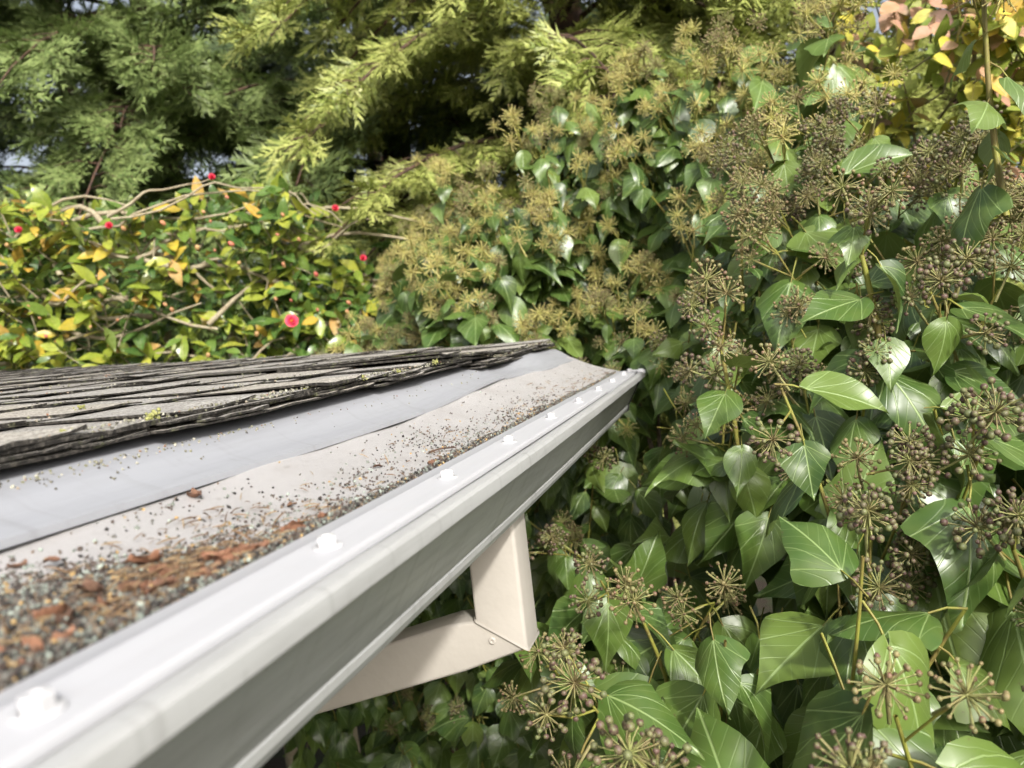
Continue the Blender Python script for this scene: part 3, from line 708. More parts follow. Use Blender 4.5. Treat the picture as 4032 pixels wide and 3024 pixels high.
AN = np.array([(0.18, 0.66, -0.32), (-0.07, 0.85, -0.41), (0.04, 0.80, -0.24), (0.24, 0.85, -0.17), (0.08, 1.10, -0.08), (-0.17, 1.15, -0.27), (-0.66, 1.58, -0.90), (-1.25, 1.75, -1.0), (-0.30, 1.15, -0.62), (0.33, 1.10, 0.01),
               (0.13, 1.50, 0.15), (-0.15, 1.78, 0.11), (-0.35, 1.92, -0.03), (-0.68, 2.05, 0.20), (-0.91, 2.20, 0.24), (0.19, 1.90, 0.55), (-0.27, 2.15, 0.59), (0.50, 1.60, 0.27), (-0.11, 1.60, -0.10), (-0.6, 1.9, -0.2), (-1.2, 2.2, 0.0), (0.6, 0.9, -0.3), (0.2, 0.62, -0.8)])
def make_field(an, sm=0.02):
    P = an[:, [0, 2]]; K = np.sqrt(((P[:, None] - P[None]) ** 2).sum(-1) + 0.09)
    n = len(P); A = np.zeros((n + 3, n + 3)); A[:n, :n] = K - sm * np.eye(n) * -1; A[:n, n] = 1; A[:n, n + 1:] = P; A[n, :n] = 1; A[n + 1:, :n] = P.T
    w = np.linalg.solve(A, np.concatenate([an[:, 1], np.zeros(3)]))
    def f(x, z):
        k = np.sqrt((np.asarray(x)[..., None] - P[:, 0]) ** 2 + (np.asarray(z)[..., None] - P[:, 1]) ** 2 + 0.09)
        return k @ w[:n] + w[n] + np.asarray(x) * w[n + 1] + np.asarray(z) * w[n + 2]
    return f
ivy_y = make_field(AN)
def inside(x, z, poly):
    c = False; n = len(poly)
    for i in range(n):
        x1, z1 = poly[i]; x2, z2 = poly[(i + 1) % n]
        if (z1 > z) != (z2 > z) and x < (x2 - x1) * (z - z1) / (z2 - z1) + x1: c = not c
    return c
IVY_POLY = [(-1.35, -1.2), (-1.2, 0.00), (-1.10, 0.22), (-0.98, 0.37), (-0.72, 0.47), (-0.34, 0.62), (0.0, 0.64), (0.24, 0.60), (0.25, 0.34), (0.29, 0.12), (0.40, 0.03), (0.80, 0.0), (0.9, -1.2)]
def clash(p, r=0.03):                        # inside the gutter, the roof or the downspout
    x, y, z = p[0], p[1], p[2] - CZ
    if x < -0.13 + r and y < 1.60 + r and -0.17 - r < z < 0.20 and x > -0.9: return True
    if x < -0.30 and y < 1.58 + r and z > -0.24: return True
    if -0.95 < x < -0.20 + r and 0.66 - r < y < 0.76 + r and -0.55 < z < -0.15: return True
    if x < -1.0 and y < 1.33: return True
    return False

LEAF = []; UMB = []; STEMS = []              # (template, frame, position, size) / (kind, ...) / (tube)
VIEW = np.array([0.02, -0.9, 0.15])
def add_leaf(node, outw, size, yellow=False, hang=None, deep=False):
    k = int(rng.integers(0, 8))
    if hang is None: hang = rng.uniform(0.25, 1.5)
    t = unit(outw * 1.0 + np.array([0, 0, -hang]) + rng.normal(0, 0.25, 3))
    n = unit(outw * 0.8 + np.array([0.1, -0.45, 0.65]) + rng.normal(0, 0.28, 3))
    p = np.asarray(node) + (outw * 0.8 + np.array([0, 0, 0.1])) * size * 0.33
    c = p + t * size * 0.5
    if clash(c, size * 0.4) or clash(p) or clash(p + t * size, 0.0): return
    LEAF.append((k, frame(t, n, size), p, size, yellow, deep))
def add_umbel(p, d, kind, s=1.0):
    if clash(p, 0.02): return
    UMB.append((kind, frame(d, rng.normal(size=3), s), np.asarray(p), 0.04 * s))
def shoot(root, d, L, nl, numb, kindp, size, r0=0.0028, near=False):
    root = np.asarray(root, float); d = unit(d); side = unit(np.cross(d, rng.normal(size=3)))
    k = 7; s = np.linspace(0, 1, k)
    P = root + np.outer(s * L, d) + np.outer(np.sin(s * 2.6) * L * rng.uniform(-0.12, 0.12), side) + np.outer(s * s * L, [0, 0, 0.18])
    if any(clash(q, 0.0) for q in P): return
    STEMS.append((tube(P, np.linspace(r0, r0 * 0.6, k), 5), P[k // 2], near))
    for i in range(nl):
        u = (i + rng.uniform(0.1, 0.7)) / nl * 0.95 + 0.03
        node = np.array([np.interp(u, s, P[:, q]) for q in range(3)])
        az = i * 2.4 + rng.uniform(-0.5, 0.5)
        x = unit(np.cross(d, [0.3, 0.9, 0.1])); y = np.cross(d, x)
        o = unit(np.cos(az) * x + np.sin(az) * y + np.array([0.05, -0.55, 0.05]) + 0.25 * d)
        add_leaf(node, o, size * rng.uniform(0.65, 1.15) * (1 - 0.25 * u), rng.random() < 0.003 and node[1] > 1.2)
    if numb:
        tip = P[-1]; kd = lambda: rng.choice(3, p=kindp)
        td = unit(P[-1] - P[-2]); kk = int(kd())
        add_umbel(tip + td * 0.03, td + rng.normal(0, 0.2, 3), kk, rng.uniform(0.9, 1.15))
        for j in range(numb - 1):
            a = rng.normal(size=3); dd = unit(a + td * 0.9 + np.array([0, -0.75, 0.25]))
            bs = P[-1] - td * rng.uniform(0.0, 0.06)
            tipu = bs + dd * rng.uniform(0.045, 0.085)
            add_umbel(tipu, dd, kk if rng.random() < 0.75 else int(kd()), rng.uniform(0.75, 1.1))
            STEMS.append((tube([bs, (bs + tipu) / 2 + rng.normal(0, 0.002, 3), tipu], [0.0014, 0.0012, 0.0012], 4), tipu, False))
def wp(x, z, dy=0.0): return np.array([x, float(ivy_y(x, z)) + dy, z + CZ])
def grow_ivy():
    # upright shoots one can pick out in the photograph
    shoot((0.170, 0.95, CZ - 0.085), (-0.18, -0.12, 1), 0.16, 7, 4, [0.0, 0.5, 0.5], 0.085, 0.0042, True)
    shoot((0.005, 1.0, CZ - 0.20), (-0.10, -0.15, 1), 0.19, 7, 5, [0.0, 0.5, 0.5], 0.075, 0.0036, True)
    shoot((0.318, 1.0, CZ + 0.08), (-0.02, -0.05, 1), 0.22, 7, 3, [0.3, 0.7, 0.0], 0.080, 0.0042, True)
    shoot((0.235, 1.0, CZ - 0.14), (0.15, -0.1, 1), 0.11, 6, 3, [0.0, 0.5, 0.5], 0.08, 0.0036, True)
    shoot((0.03, 1.25, CZ + 0.01), (0.12, -0.2, 1), 0.14, 4, 3, [0.0, 0.5, 0.5], 0.07, 0.0032, True)
    shoot((0.09, 0.80, CZ - 0.36), (0.1, -0.4, 0.9), 0.13, 6, 3, [0.0, 0.4, 0.6], 0.085, 0.003, True)
    n = 0
    while n < 600:
        x = rng.uniform(-1.3, 0.8); z = rng.uniform(-1.15, 0.70)
        if not inside(x, z, IVY_POLY): continue
        if x < -0.3 and z < -0.30 and rng.random() < 0.5: continue
        n += 1
        y = float(ivy_y(x, z))
        up = sstep(z, -0.35, 0.15)                              # more flower heads higher up
        back = abs(rng.normal(0, 0.07))
        L = rng.uniform(0.12, 0.24)
        d = np.array([rng.normal(0, 0.35), -0.55 + rng.normal(0, 0.3), 0.8])
        root = np.array([x, y + (0.04 if y < 1.05 else 0.09) + back, z + CZ - 0.10])
        pu = 0.68 + 0.28 * up
        if z < -0.5: pu = 0.25 if x > -0.25 else 0.06
        nu = int(rng.integers(2, 6 + int(2 * up))) if rng.random() < pu else 0
        kp = np.array([0.15 + 0.70 * up, 0.35, 0.55 * (1 - up) + 0.03]); kp /= kp.sum()
        if y < 1.35: kp = np.array([0.0, 0.45, 0.55])
        shoot(root, d, L, int(rng.integers(5, 9)), nu, kp, (rng.uniform(0.088, 0.128) if y < 1.0 else rng.uniform(0.082, 0.118)) if z < 0 else rng.uniform(0.085, 0.122), rng.uniform(0.002, 0.0034))
    n = 0
    while n < 3700:                                             # leaves deeper inside
        x = rng.uniform(-1.3, 0.85); z = rng.uniform(-1.15, 0.62)
        if not inside(x, z + 0.05, IVY_POLY): continue
        n += 1
        p = wp(x, z, rng.uniform(0.16, 0.62) if n % 4 else rng.uniform(0.5, 1.0))
        add_leaf(p, unit(np.array([rng.normal(0, 0.6), -0.7, rng.normal(0, 0.3)])), rng.uniform(0.065, 0.10), deep=True)
grow_ivy()
def build_ivy():
    iv = thing('ivy', (0.05, 1.5, 0.02), 'large glossy ivy in fruit filling the right side beyond the gutter', 'ivy')
    lm = [mesh('ivy_leaf_%d' % k, t, [MAT_IVY, MAT_STEM]) for k, t in enumerate(ivy_fine)]
    ly = [mesh('ivy_yellow_leaf_%d' % k, t, [MAT_IVYY, MAT_STEM]) for k, t in enumerate(ivy_fine)]
    P = np.array([l[2] + l[1][:, 1] * 0.5 for l in LEAF]); sz = np.array([l[3] for l in LEAF])
    pk = pick_front(P, sz, 300)
    rest = []
    for k in range(8):
        for yel, dp in ((False, False), (True, False), (False, True)):
            ii = [i for i, l in enumerate(LEAF) if l[0] == k and (l[4], l[5]) == (yel, dp) and not pk[i]]
            if ii:
                t = scatter(ivy_deep[k] if dp else ivy_leaves[k], [LEAF[i][1] for i in ii], [LEAF[i][2] for i in ii])
                t.M = np.where(t.M == 1, 1, 2 if yel else 0); rest.append(t)
    for i in np.nonzero(pk)[0]:
        l = LEAF[i]; o = obj('leaf', (ly if l[4] else lm)[l[0]], iv, M4(l[1], l[2]))
        if l[4]: o['label'] = 'yellowed ivy leaf'
    obj('leaf_mass', mesh('ivy_leaf_mass', cat(rest), [MAT_IVY, MAT_STEM, MAT_IVYY]), iv, kind='stuff')
    tm = UM; mt = [[MAT_RAYY, MAT_BUD], [MAT_RAYG, MAT_BUDP], [MAT_RAYG, MAT_BERRY]]
    mes = [[mesh('umbel_%d_%d' % (a, b), t, mt[a]) for b, t in enumerate(tm[a])] for a in range(3)]
    P = np.array([u[2] for u in UMB]); sz = np.array([u[3] for u in UMB]); pk = pick_front(P, sz, 300)
    rest = [[], [], []]
    for i, u in enumerate(UMB):
        b = i % len(tm[u[0]])
        if pk[i]: obj('berry_cluster', mes[u[0]][b], iv, M4(u[1], u[2]))
        else: rest[u[0]].append((b, u))
    js = []
    for a in range(3):
        for b in range(len(tm[a])):
            q = [u for bb, u in rest[a] if bb == b]
            if q:
                t = scatter(UM_LOW[a][b], [u[1] for u in q], [u[2] for u in q])
                t.M = np.where(t.M == 0, [0, 1, 1][a], [2, 4, 3][a]); js.append(t)
    obj('berry_cluster_mass', mesh('umbel_mass', cat(js), [MAT_RAYY, MAT_RAYG, MAT_BUD, MAT_BERRY, MAT_BUDP]), iv, kind='stuff')
    for t, p, near in STEMS:
        if near: obj('stem', mesh('ivy_stem', t, MAT_STEM), iv)
    obj('stem_mass', mesh('ivy_stem_mass', cat([t for t, p, near in STEMS if not near]), MAT_STEM), iv, kind='stuff')
    # woody limbs climbing from the ground
    for q in range(16):
        x = rng.uniform(-1.0, 0.6); n = 9; zz = np.linspace(-CZ + 0.02, rng.uniform(-0.3, 0.45), n)
        Pm = np.array([(x + 0.10 * math.sin(2.2 * j / n + q) + 0.05 * rng.normal(), max(1.35, float(ivy_y(x, max(z, -0.6)))) + 0.42 + 0.04 * rng.normal(), z + CZ) for j, z in enumerate(zz)])
        obj('woody_limb', mesh('ivy_limb', tube(Pm, np.linspace(0.016, 0.005, n), 7), MAT_WOODY), iv)
build_ivy()

# ---------------------------------------------------------------- camellia with red flowers
def rosette_plant(name, label, cat_, base, anchors, poly, nros, leafts, mats, matpick, size, deep, ndeep, stemmat, out=(0.1, -0.8, 0.35), nl=(4, 8), partmax=300, deepmat=0):
    f = make_field(np.array(anchors)); o = thing(name, base, label, cat_)
    xs = [p[0] for p in poly]; zs = [p[1] for p in poly]
    items = []; tw = []
    n = 0
    while n < nros + ndeep:
        x = rng.uniform(min(xs), max(xs)); z = rng.uniform(min(zs), max(zs))
        if not inside(x, z, poly): continue
        n += 1
        dp = n > nros
        lump = 0.10 * math.sin(x * 9 + 1.3 * math.sin(z * 7)) * math.cos(z * 8 + x * 3)
        y = float(f(x, z)) + lump + (rng.uniform(0.06, deep) if dp else abs(rng.normal(0, 0.05)))
        tip = np.array([x, y, z + CZ]); d = unit(np.array(out) + rng.normal(0, 0.45, 3))
        root = tip - d * rng.uniform(0.08, 0.2) + np.array([0, 0.03, -0.04])
        if not dp or rng.random() < 0.3: tw.append(tube([root, (root + tip) / 2 + rng.normal(0, 0.008, 3), tip], [0.0035, 0.0026, 0.0018], 4))
        a1 = unit(np.cross(d, [0.2, 0.3, 0.9])); a2 = np.cross(d, a1)
        for j in range(int(rng.integers(*nl))):
            az = j * 2.4 + rng.uniform(-0.4, 0.4); sp = rng.uniform(0.5, 1.3)
            t = unit(d * 0.8 + (np.cos(az) * a1 + np.sin(az) * a2) * sp + np.array([0, 0, -0.25])); nn = unit(d * 0.9 + np.array([0.15, -0.25, 0.6]) - t * 0.2 + rng.normal(0, 0.25, 3))
            s = size * rng.uniform(0.65, 1.2); p = tip - d * 0.02 * j * size / 0.07
            if clash(p + t * s): continue
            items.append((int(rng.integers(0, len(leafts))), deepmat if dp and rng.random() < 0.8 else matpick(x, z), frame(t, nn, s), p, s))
    P = np.array([i[3] for i in items]); sz = np.array([i[4] for i in items]); pk = pick_front(P, sz, partmax, 0.10)
    mes = {}
    rest = []
    for i, it in enumerate(items):
        if pk[i]:
            key = (it[0], it[1])
            if key not in mes: mes[key] = mesh(name + '_leaf', leafts[it[0]], [mats[it[1]], stemmat])
            obj('leaf', mes[key], o, M4(it[2], it[3]))
    for k in range(len(leafts)):
        for mi in range(len(mats)):
            q = [it for i, it in enumerate(items) if it[0] == k and it[1] == mi and not pk[i]]
            if q:
                t = scatter(leafts[k], [i[2] for i in q], [i[3] for i in q]); t.M = np.where(t.M == 1, len(mats), mi); rest.append(t)
    obj('leaf_mass', mesh(name + '_leaf_mass', cat(rest), mats + [stemmat]), o, kind='stuff')
    obj('twig_mass', mesh(name + '_twigs', cat(tw), stemmat), o, kind='stuff')
    return o, f
MAT_GREYBARK = plain('pale_grey_brown_bark', (0.28, 0.23, 0.15), (0.36, 0.32, 0.22), 50, 0.85, 0.5)
def build_camellia():
    lt = [leaf_template(ELL, 6, 3, fold=fo, droop=dr, wave=wv, petiole=0.08, seed=50 + k) for k, (fo, dr, wv) in enumerate(((0.25, 0.2, 0.02), (0.4, 0.1, 0.02), (0.15, 0.35, 0.03), (0.3, 0.05, 0.01)))]
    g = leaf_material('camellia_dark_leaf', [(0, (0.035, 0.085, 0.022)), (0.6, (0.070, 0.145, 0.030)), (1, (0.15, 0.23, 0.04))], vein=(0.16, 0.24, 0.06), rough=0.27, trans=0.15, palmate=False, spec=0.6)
    yg = leaf_material('camellia_yellow_green_leaf', [(0, (0.20, 0.28, 0.035)), (0.6, (0.34, 0.40, 0.05)), (1, (0.46, 0.46, 0.07))], vein=(0.34, 0.36, 0.08), rough=0.27, trans=0.25, palmate=False, spec=0.6)
    yo = leaf_material('camellia_yellow_orange_leaf', [(0, (0.62, 0.50, 0.06)), (0.6, (0.66, 0.38, 0.06)), (1, (0.56, 0.34, 0.15))], vein=(0.5, 0.42, 0.12), rough=0.35, trans=0.3, palmate=False)
    an = [(-2.41, 2.2, 0.76), (-1.92, 2.3, 0.70), (-1.49, 2.5, 0.68), (-1.30, 2.6, 0.53), (-1.25, 2.6, 0.27), (-2.54, 2.2, 0.11), (-1.9, 2.35, 0.07), (-1.33, 2.6, 0.04), (-3.0, 2.2, 0.5), (-2.0, 2.3, -0.6), (-1.75, 2.38, 0.35)]
    poly = [(-3.3, -0.7), (-3.3, 0.62), (-2.75, 0.72), (-2.35, 0.74), (-2.15, 0.62), (-1.95, 0.64), (-1.74, 0.75), (-1.50, 0.68), (-1.34, 0.56), (-1.24, 0.36), (-1.20, 0.05), (-1.15, -0.7)]
    def pick(x, z):
        t = rng.random(); left = sstep(-x, 1.55, 2.25)
        if t < 0.04 + 0.16 * left: return 2
        if t < 0.50 + 0.38 * left: return 1
        return 0
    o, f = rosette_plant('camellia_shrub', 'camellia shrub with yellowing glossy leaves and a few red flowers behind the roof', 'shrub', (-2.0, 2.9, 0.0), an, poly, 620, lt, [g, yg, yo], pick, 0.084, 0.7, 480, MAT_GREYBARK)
    # bare grey limbs
    for q in range(34):
        x = rng.uniform(-2.9, -1.3); z = rng.uniform(-0.1, 0.62); n = 8
        dx = rng.choice([-1, 1]) * rng.uniform(0.25, 0.75); dz = rng.uniform(-0.2, 0.35); s = np.linspace(0, 1, n)
        Px = x + dx * s; Pz = z + dz * s - 0.5 * dz * s * s + 0.05 * np.sin(s * 5 + q)
        Pz = np.minimum(Pz, 0.72)
        Pm = np.stack([Px, f(Px, Pz) + 0.10 + 0.05 * np.sin(3 * s + q), Pz + CZ], 1)
        obj('branch', mesh('camellia_branch', tube(Pm, np.linspace(rng.uniform(0.006, 0.013), 0.003, n), 6), MAT_GREYBARK), o)
    for q in range(4):                                            # a tangle of bare arching stems over the top
        a0, a1 = sorted(rng.uniform(0, 1, 2)); a1 = max(a1, min(1.0, a0 + 0.35)); n = 12; u = np.linspace(a0, a1, n)
        Px = np.interp(u, [0, .2, .4, .55, .75, 1], [-2.15, -1.98, -1.82, -1.68, -1.48, -1.28]); Pz = np.interp(u, [0, .2, .4, .55, .75, 1], [0.58, 0.59, 0.67, 0.705, 0.67, 0.52])
        jx = np.convolve(rng.normal(0, 0.022, n + 4), np.ones(3) / 3, 'same')[2:-2]; jz = np.convolve(rng.normal(0, 0.022, n + 4), np.ones(3) / 3, 'same')[2:-2] - 0.012 * q
        Pm = np.stack([Px + jx, f(Px, Pz) - 0.02 + 0.03 * rng.normal() + jx, Pz + jz + CZ], 1)
        obj('branch', mesh('camellia_arch', tube(Pm, np.linspace(rng.uniform(0.004, 0.007), 0.002, n), 6), MAT_GREYBARK), o)
    for q in range(5):
        x = -2.6 + 0.3 * q; Pm = np.array([(x + 0.03 * math.sin(2 * s + q), 2.75 + 0.05 * q, s * 3.2) for s in np.linspace(0, 1, 8)])
        obj('trunk', mesh('camellia_trunk', tube(Pm, np.linspace(0.04, 0.015, 8), 7), MAT_GREYBARK), o)
    # flowers and buds
    a = N('red_camellia_petal'); c = a.ramp(a.rnd(), [(0, (0.70, 0.06, 0.12)), (1, (0.80, 0.11, 0.18))]); pm = a.done(a.bsdf(c, 0.55, None, 0.3))
    ym = plain('yellow_stamens', (0.70, 0.45, 0.06), (0.60, 0.35, 0.05), 200, 0.7)
    bm = berry_mat('pink_buds', [(0, (0.60, 0.16, 0.13)), (0.5, (0.62, 0.36, 0.16)), (1, (0.55, 0.07, 0.09))])
    pet = leaf_template([(0, 0.10), (0.2, 0.30), (0.5, 0.46), (0.8, 0.42), (0.95, 0.2), (1, 0.05)], 6, 5, fold=0.1, droop=-0.35, wave=0.03, petiole=0, seed=70)
    def flower(sz, openness):
        ts = []
        for ring, (nn, tilt, sc) in enumerate(((6, 0.25, 1.0), (6, 0.65, 0.85), (5, 1.0, 0.62), (3, 1.25, 0.45))):
            for j in range(nn):
                az = 2 * math.pi * (j + 0.5 * ring) / nn + rng.normal(0, 0.08); e = tilt + (1 - openness) * 0.6
                t = np.array([math.cos(az) * math.cos(e), math.sin(az) * math.cos(e), math.sin(e)]); nrm = np.array([-math.cos(az) * math.sin(e), -math.sin(az) * math.sin(e), math.cos(e)])
                ts.append(scatter(pet, [frame(t, nrm, sz * sc)], [np.zeros(3)]))
        ts.append(ellipsoid((0, 0, sz * 0.30), (sz * 0.12, sz * 0.12, sz * 0.2), 7, 4, 1))
        return cat(ts)
    fb, fs = mesh('camellia_flower_open', flower(0.027, 1.0), [pm, ym]), mesh('camellia_flower_half', flower(0.019, 0.3), [pm, ym])
    for x, z, big in ((-1.51, 0.17, 1), (-1.71, 0.71, 0), (-1.25, 0.37, 0), (-2.35, 0.59, 0), (-2.01, 0.56, 0), (-1.30, 0.55, 0)):
        y = float(f(x, z)) - 0.16
        k = (f(x, z) - 0.16) / f(x, z)
        d = unit(np.array([0.55, -0.8, 0.25]))
        fo = obj('flower', fb if big else fs, o, M4(frame(np.cross(d, [1, 0, 0.2]), d, 1.0), (x * k, y, z * k + CZ)))
        if (x, z) == (-1.51, 0.17): fo['label'] = 'fully open red camellia flower just above the roof'
    bud = cat([ellipsoid((0, 0.006, 0), (0.007, 0.011, 0.007), 7, 5, 0)])
    bme = mesh('camellia_bud', bud, [bm])
    for q in range(38):
        x = rng.uniform(-2.6, -1.28); z = rng.uniform(0.05, 0.62)
        if not inside(x, z, poly): continue
        p = (x, float(f(x, z)) - rng.uniform(0.02, 0.09), z + CZ)
        obj('bud', bme, o, M4(frame(np.array([rng.normal(0, 0.5), -0.6, 0.7]), rng.normal(size=3), rng.uniform(0.6, 1.25)), p))
build_camellia()

def build_yellow_shrub():
    lt = [leaf_template(SML, 6, 3, fold=fo, droop=dr, wave=0.02, petiole=0.10, seed=80 + k) for k, (fo, dr) in enumerate(((0.25, 0.2), (0.45, 0.1), (0.1, 0.3)))]
    m1 = leaf_material('shrub_yellow_leaf', [(0, (0.74, 0.60, 0.07)), (0.6, (0.66, 0.62, 0.10)), (1, (0.76, 0.46, 0.09))], vein=(0.6, 0.5, 0.2), rough=0.5, trans=0.3, palmate=False, back=(0.45, 0.38, 0.12))
    m2 = leaf_material('shrub_green_leaf', [(0, (0.22, 0.31, 0.05)), (0.6, (0.36, 0.42, 0.07)), (1, (0.48, 0.48, 0.09))], vein=(0.34, 0.36, 0.12), rough=0.5, trans=0.3, palmate=False)
    m3 = leaf_material('shrub_pink_leaf', [(0, (0.58, 0.31, 0.23)), (0.6, (0.68, 0.38, 0.24)), (1, (0.44, 0.25, 0.22))], vein=(0.5, 0.3, 0.2), rough=0.5, trans=0.3, palmate=False, back=(0.4, 0.24, 0.18))
    an = [(0.42, 2.2, 0.75), (0.38, 2.15, 0.32), (0.74, 2.0, 0.25), (0.77, 2.0, 0.69), (0.54, 2.05, 0.51), (0.9, 2.0, 1.1)]
    poly = [(0.34, 0.10), (0.33, 0.45), (0.42, 0.55), (0.40, 0.85), (0.5, 1.15), (1.2, 1.15), (1.2, 0.1)]
    def pick(x, z):
        t = rng.random(); hi = sstep(z, 0.45, 0.75)
        return 2 if t < 0.08 + 0.45 * hi else (0 if t < 0.55 + 0.2 * hi else 1)
    rosette_plant('autumn_shrub', 'small-leaved shrub turning yellow and pink at the top right corner', 'shrub', (0.8, 2.5, 0.0), an, poly, 280, lt, [m1, m2, m3], pick, 0.060, 0.4, 130, MAT_GREYBARK, nl=(5, 9), out=(0.25, -0.85, 0.30), deepmat=1)
build_yellow_shrub()

# ---------------------------------------------------------------- conifers
def spray_template(seed, pairs=9, nlen=0.34, nw=0.040, hang=0.12):
    r = np.random.default_rng(seed); V = []; F = []; M = []; UV = []
    ts = []
    def twig(o, d, L, np_, sc):
        d = unit(d); x = unit(np.cross(d, [0, 0, 1])); up = np.cross(x, d)
        P = [o + d * L * s + np.array([0, 0, -hang * s * s * L]) for s in np.linspace(0, 1, 4)]
        xx = x * 0.012; ts.append(T([P[0] - xx, P[0] + xx, P[-1]], [[0, 1, 2]], [1]))
        for i in range(np_):
            s = 0.06 + 0.94 * i / (np_ - 1); c = o + d * L * s + np.array([0, 0, -hang * s * s * L]); ln = nlen * sc * (1.0 - 0.55 * max(0, s - 0.4)) * r.uniform(0.55, 1.2)
            for sd in (-1, 1):
                nd = unit(d * r.uniform(0.8, 1.5) + sd * x * r.uniform(0.25, 0.9) + up * r.uniform(-0.45, 0.6)); w = np.cross(nd, up) * nw * sc
                vv = np.array([c - w, c + w, c + nd * ln])
                ts.append(T(vv, [[0, 1, 2]], [0], [(0, .5), (.5, .52), (1, .5)]))
    twig(np.zeros(3), np.array([0, 1, 0.05]), 1.0, pairs, 1.0)
    for sd in (-1, 1):
        twig(np.array([0, 0.18, 0.0]), np.array([sd * 0.75, 0.75, -0.03]), 0.62, pairs - 3, 0.85)
        twig(np.array([0, 0.48, -0.02]), np.array([sd * 0.7, 0.8, -0.03]), 0.42, pairs - 4, 0.75)
    return cat(ts)
def needle_mat(name, stops, trans=0.2):
    a = N(name); c = a.ramp(a.rnd(), stops)
    uv = a.n('ShaderNodeSeparateXYZ', {0: a.n('ShaderNodeUVMap').outputs[0]}).outputs[0]
    nz = a.noise(a.pos(), 5.0, 3.0)
    c = a.mix(a.smooth(nz, 0.4, 0.65, 0.0, 0.5), c, stops[-1][1])
    sh = a.bsdf(c, 0.45, None, 0.45)
    tr = a.n('ShaderNodeBsdfTranslucent', {'Color': c}).outputs[0]
    return a.done(a.n('ShaderNodeMixShader', {0: trans, 1: sh, 2: tr}).outputs[0])
MAT_TRUNK = plain('red_brown_conifer_bark', (0.11, 0.06, 0.04), (0.06, 0.04, 0.03), 25, 0.95, 0.8)
def conifer(label, base, top, nb, zlo, zhi, lng, mat, size, azr, seed, spn=1.0, droop=0.35, parts=300, gaps=()):
    global rng
    keep = rng; rng = np.random.default_rng(seed)
    t = thing('conifer_tree', (base[0], base[1], 0.0), label, 'tree', 'conifers behind the garden shrubs')
    n = 10; s = np.linspace(0, 1, n)
    Pm = np.stack([base[0] + 0.05 * np.sin(3 * s), base[1] + 0.05 * np.cos(4 * s), s * top], 1)
    obj('trunk', mesh('conifer_trunk', tube(Pm, np.linspace(0.17, 0.03, n), 10), MAT_TRUNK), t)
    tmp = [spray_template(seed * 7 + k, hang=[0.1, 0.25, 0.05][k]) for k in range(3)]
    it = []; br = []
    for b in range(nb):
        z0 = zlo + (zhi - zlo) * (b + rng.uniform(0, 1)) / nb; az = rng.uniform(*azr)
        L = lng * rng.uniform(0.6, 1.1); o = np.array([math.cos(az), math.sin(az), 0.0])
        k = 9; q = np.linspace(0, 1, k); zz = 0.28 * q - (0.28 + droop * rng.uniform(0.6, 1.4)) * q * q
        P = np.array([base[0], base[1], z0]) + np.outer(q * L, o) + np.outer(zz * L, [0, 0, 1]) + np.outer(0.06 * np.sin(q * 4 + b), np.cross(o, [0, 0, 1]))
        if P[-1][2] < 0.4: continue
        br.append(tube(P, np.linspace(0.016, 0.004, k), 5))
        side = np.cross(o, [0, 0, 1])
        m_ = int(L / 0.085)
        for j in range(m_):
            u = 0.18 + 0.82 * (j + rng.uniform(0, 0.8)) / m_; c = np.array([np.interp(u, q, P[:, i]) for i in range(3)])
            for sd in (-1, 1):
                bl = (0.12 + 0.40 * (1 - u)) * rng.uniform(0.6, 1.1); d = unit(o * rng.uniform(0.5, 0.95) + sd * side * 0.9 + np.array([0, 0, rng.uniform(-0.30, 0.08)]))
                e = c + d * bl + np.array([0, 0, -0.18 * bl])
                if rng.random() < 0.6: br.append(tube([c, (c + e) / 2 + np.array([0, 0, 0.02]), e], [0.004, 0.003, 0.0015], 3))
                ns = max(2, int(bl / 0.055 * spn))
                for w_ in range(ns):
                    v = (w_ + 0.6) / ns; p = c + (e - c) * v
                    dd = unit(d * 0.8 + np.array([0, 0, -0.40]) + o * 0.25 + rng.normal(0, 0.33, 3)); nn = np.array([0.15, -0.75, 0.65]) + rng.normal(0, 0.4, 3)
                    it.append((int(rng.integers(0, 3)), frame(dd, nn, size * rng.uniform(0.7, 1.25)), p))
    P = np.array([i[2] + i[1][:, 1] * 0.5 for i in it])
    ok = in_view(P, 0.06) | (rng.random(len(P)) < 0.12)
    for (gp, gr) in gaps:                                        # openings in the crown
        g0 = np.array(gp); dv = unit(g0 - np.array([0, 0, CZ])); rel = P - np.array([0, 0, CZ]); al = rel @ dv
        dist = np.linalg.norm(rel - al[:, None] * dv, axis=1) / al
        ok &= ~((dist < gr) & (rng.random(len(P)) < 0.93))
    it = [i for i, k_ in zip(it, ok) if k_]; P = P[ok]
    pk = pick_front(P, np.full(len(P), size), parts, 0.15)
    me = [mesh('spray_%d' % k, tmp[k], [mat, MAT_TRUNK]) for k in range(3)]
    for i in np.nonzero(pk)[0]: obj('needle_spray', me[it[i][0]], t, M4(it[i][1], it[i][2]))
    rest = [scatter(tmp[k], [i[1] for j, i in enumerate(it) if i[0] == k and not pk[j]], [i[2] for j, i in enumerate(it) if i[0] == k and not pk[j]]) for k in range(3)]
    obj('needle_mass', mesh('needle_mass', cat(rest), [mat, MAT_TRUNK]), t, kind='stuff')
    obj('branch_mass', mesh('conifer_branches', cat(br), MAT_TRUNK), t, kind='stuff')
    rng = keep
    return len(it)
M_DK = needle_mat('dark_green_needles', [(0, (0.085, 0.135, 0.038)), (0.5, (0.165, 0.230, 0.068)), (1, (0.27, 0.34, 0.12))])
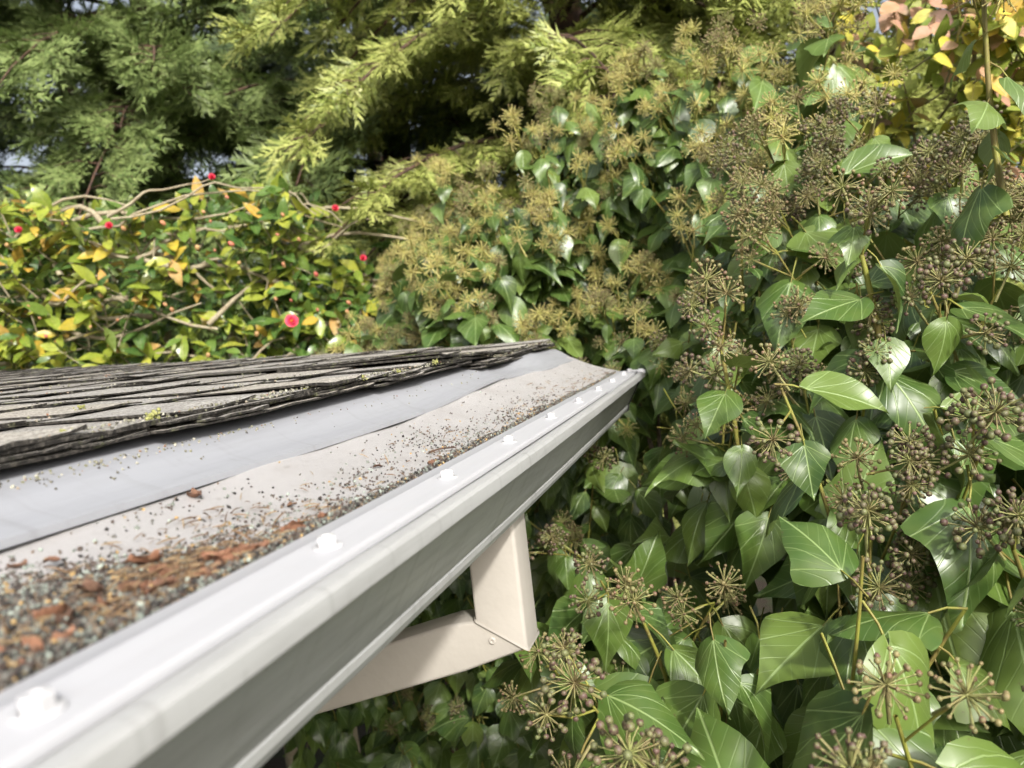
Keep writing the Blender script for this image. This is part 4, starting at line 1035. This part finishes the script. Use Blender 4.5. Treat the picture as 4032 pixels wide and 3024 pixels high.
M_YG = needle_mat('yellow_green_needles', [(0, (0.16, 0.21, 0.045)), (0.5, (0.31, 0.37, 0.085)), (1, (0.50, 0.52, 0.17))], 0.25)
M_FR = needle_mat('shaded_far_needles', [(0, (0.040, 0.070, 0.026)), (0.6, (0.075, 0.115, 0.043)), (1, (0.12, 0.16, 0.06))], 0.15)  # far trees' shade put into the needle colour as a darker green
PI = math.pi
cnt = []
cnt.append(conifer('dark green conifer at the upper left above the camellia', (-3.7, 4.7), 8.0, 54, 2.4, 6.2, 1.85, M_DK, 0.19, (-PI * 0.80, -PI * 0.12), 3, 0.7))
cnt.append(conifer('conifer with soft drooping sprays left of centre behind the red flowers', (-2.0, 4.8), 8.0, 54, 2.3, 6.0, 1.75, M_DK, 0.18, (-PI * 0.85, -PI * 0.12), 4, 0.7))
cnt.append(conifer('pale yellow green conifer in the upper centre behind the ivy', (-0.65, 3.9), 7.0, 64, 2.1, 5.3, 1.45, M_YG, 0.15, (-PI * 0.95, -PI * 0.05), 5, 0.8))
cnt.append(conifer('conifer with pale tips behind the top of the ivy at right', (0.6, 4.0), 7.0, 44, 2.7, 5.2, 1.3, M_YG, 0.15, (-PI * 0.95, -PI * 0.05), 6, 0.8))
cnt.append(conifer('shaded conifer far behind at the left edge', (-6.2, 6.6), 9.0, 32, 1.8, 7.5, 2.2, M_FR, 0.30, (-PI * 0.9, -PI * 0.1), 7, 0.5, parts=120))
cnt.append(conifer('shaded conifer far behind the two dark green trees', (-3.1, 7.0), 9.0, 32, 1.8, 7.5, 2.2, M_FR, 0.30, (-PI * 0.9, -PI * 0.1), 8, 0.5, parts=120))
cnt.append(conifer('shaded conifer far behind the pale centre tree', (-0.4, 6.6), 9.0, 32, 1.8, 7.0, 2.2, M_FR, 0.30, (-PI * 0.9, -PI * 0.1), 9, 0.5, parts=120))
print('leaves', len(LEAF), 'umbels', len(UMB), 'sprays', cnt, 'objects', len(bpy.data.objects), 'tris', sum(len(me.polygons) for me in bpy.data.meshes))
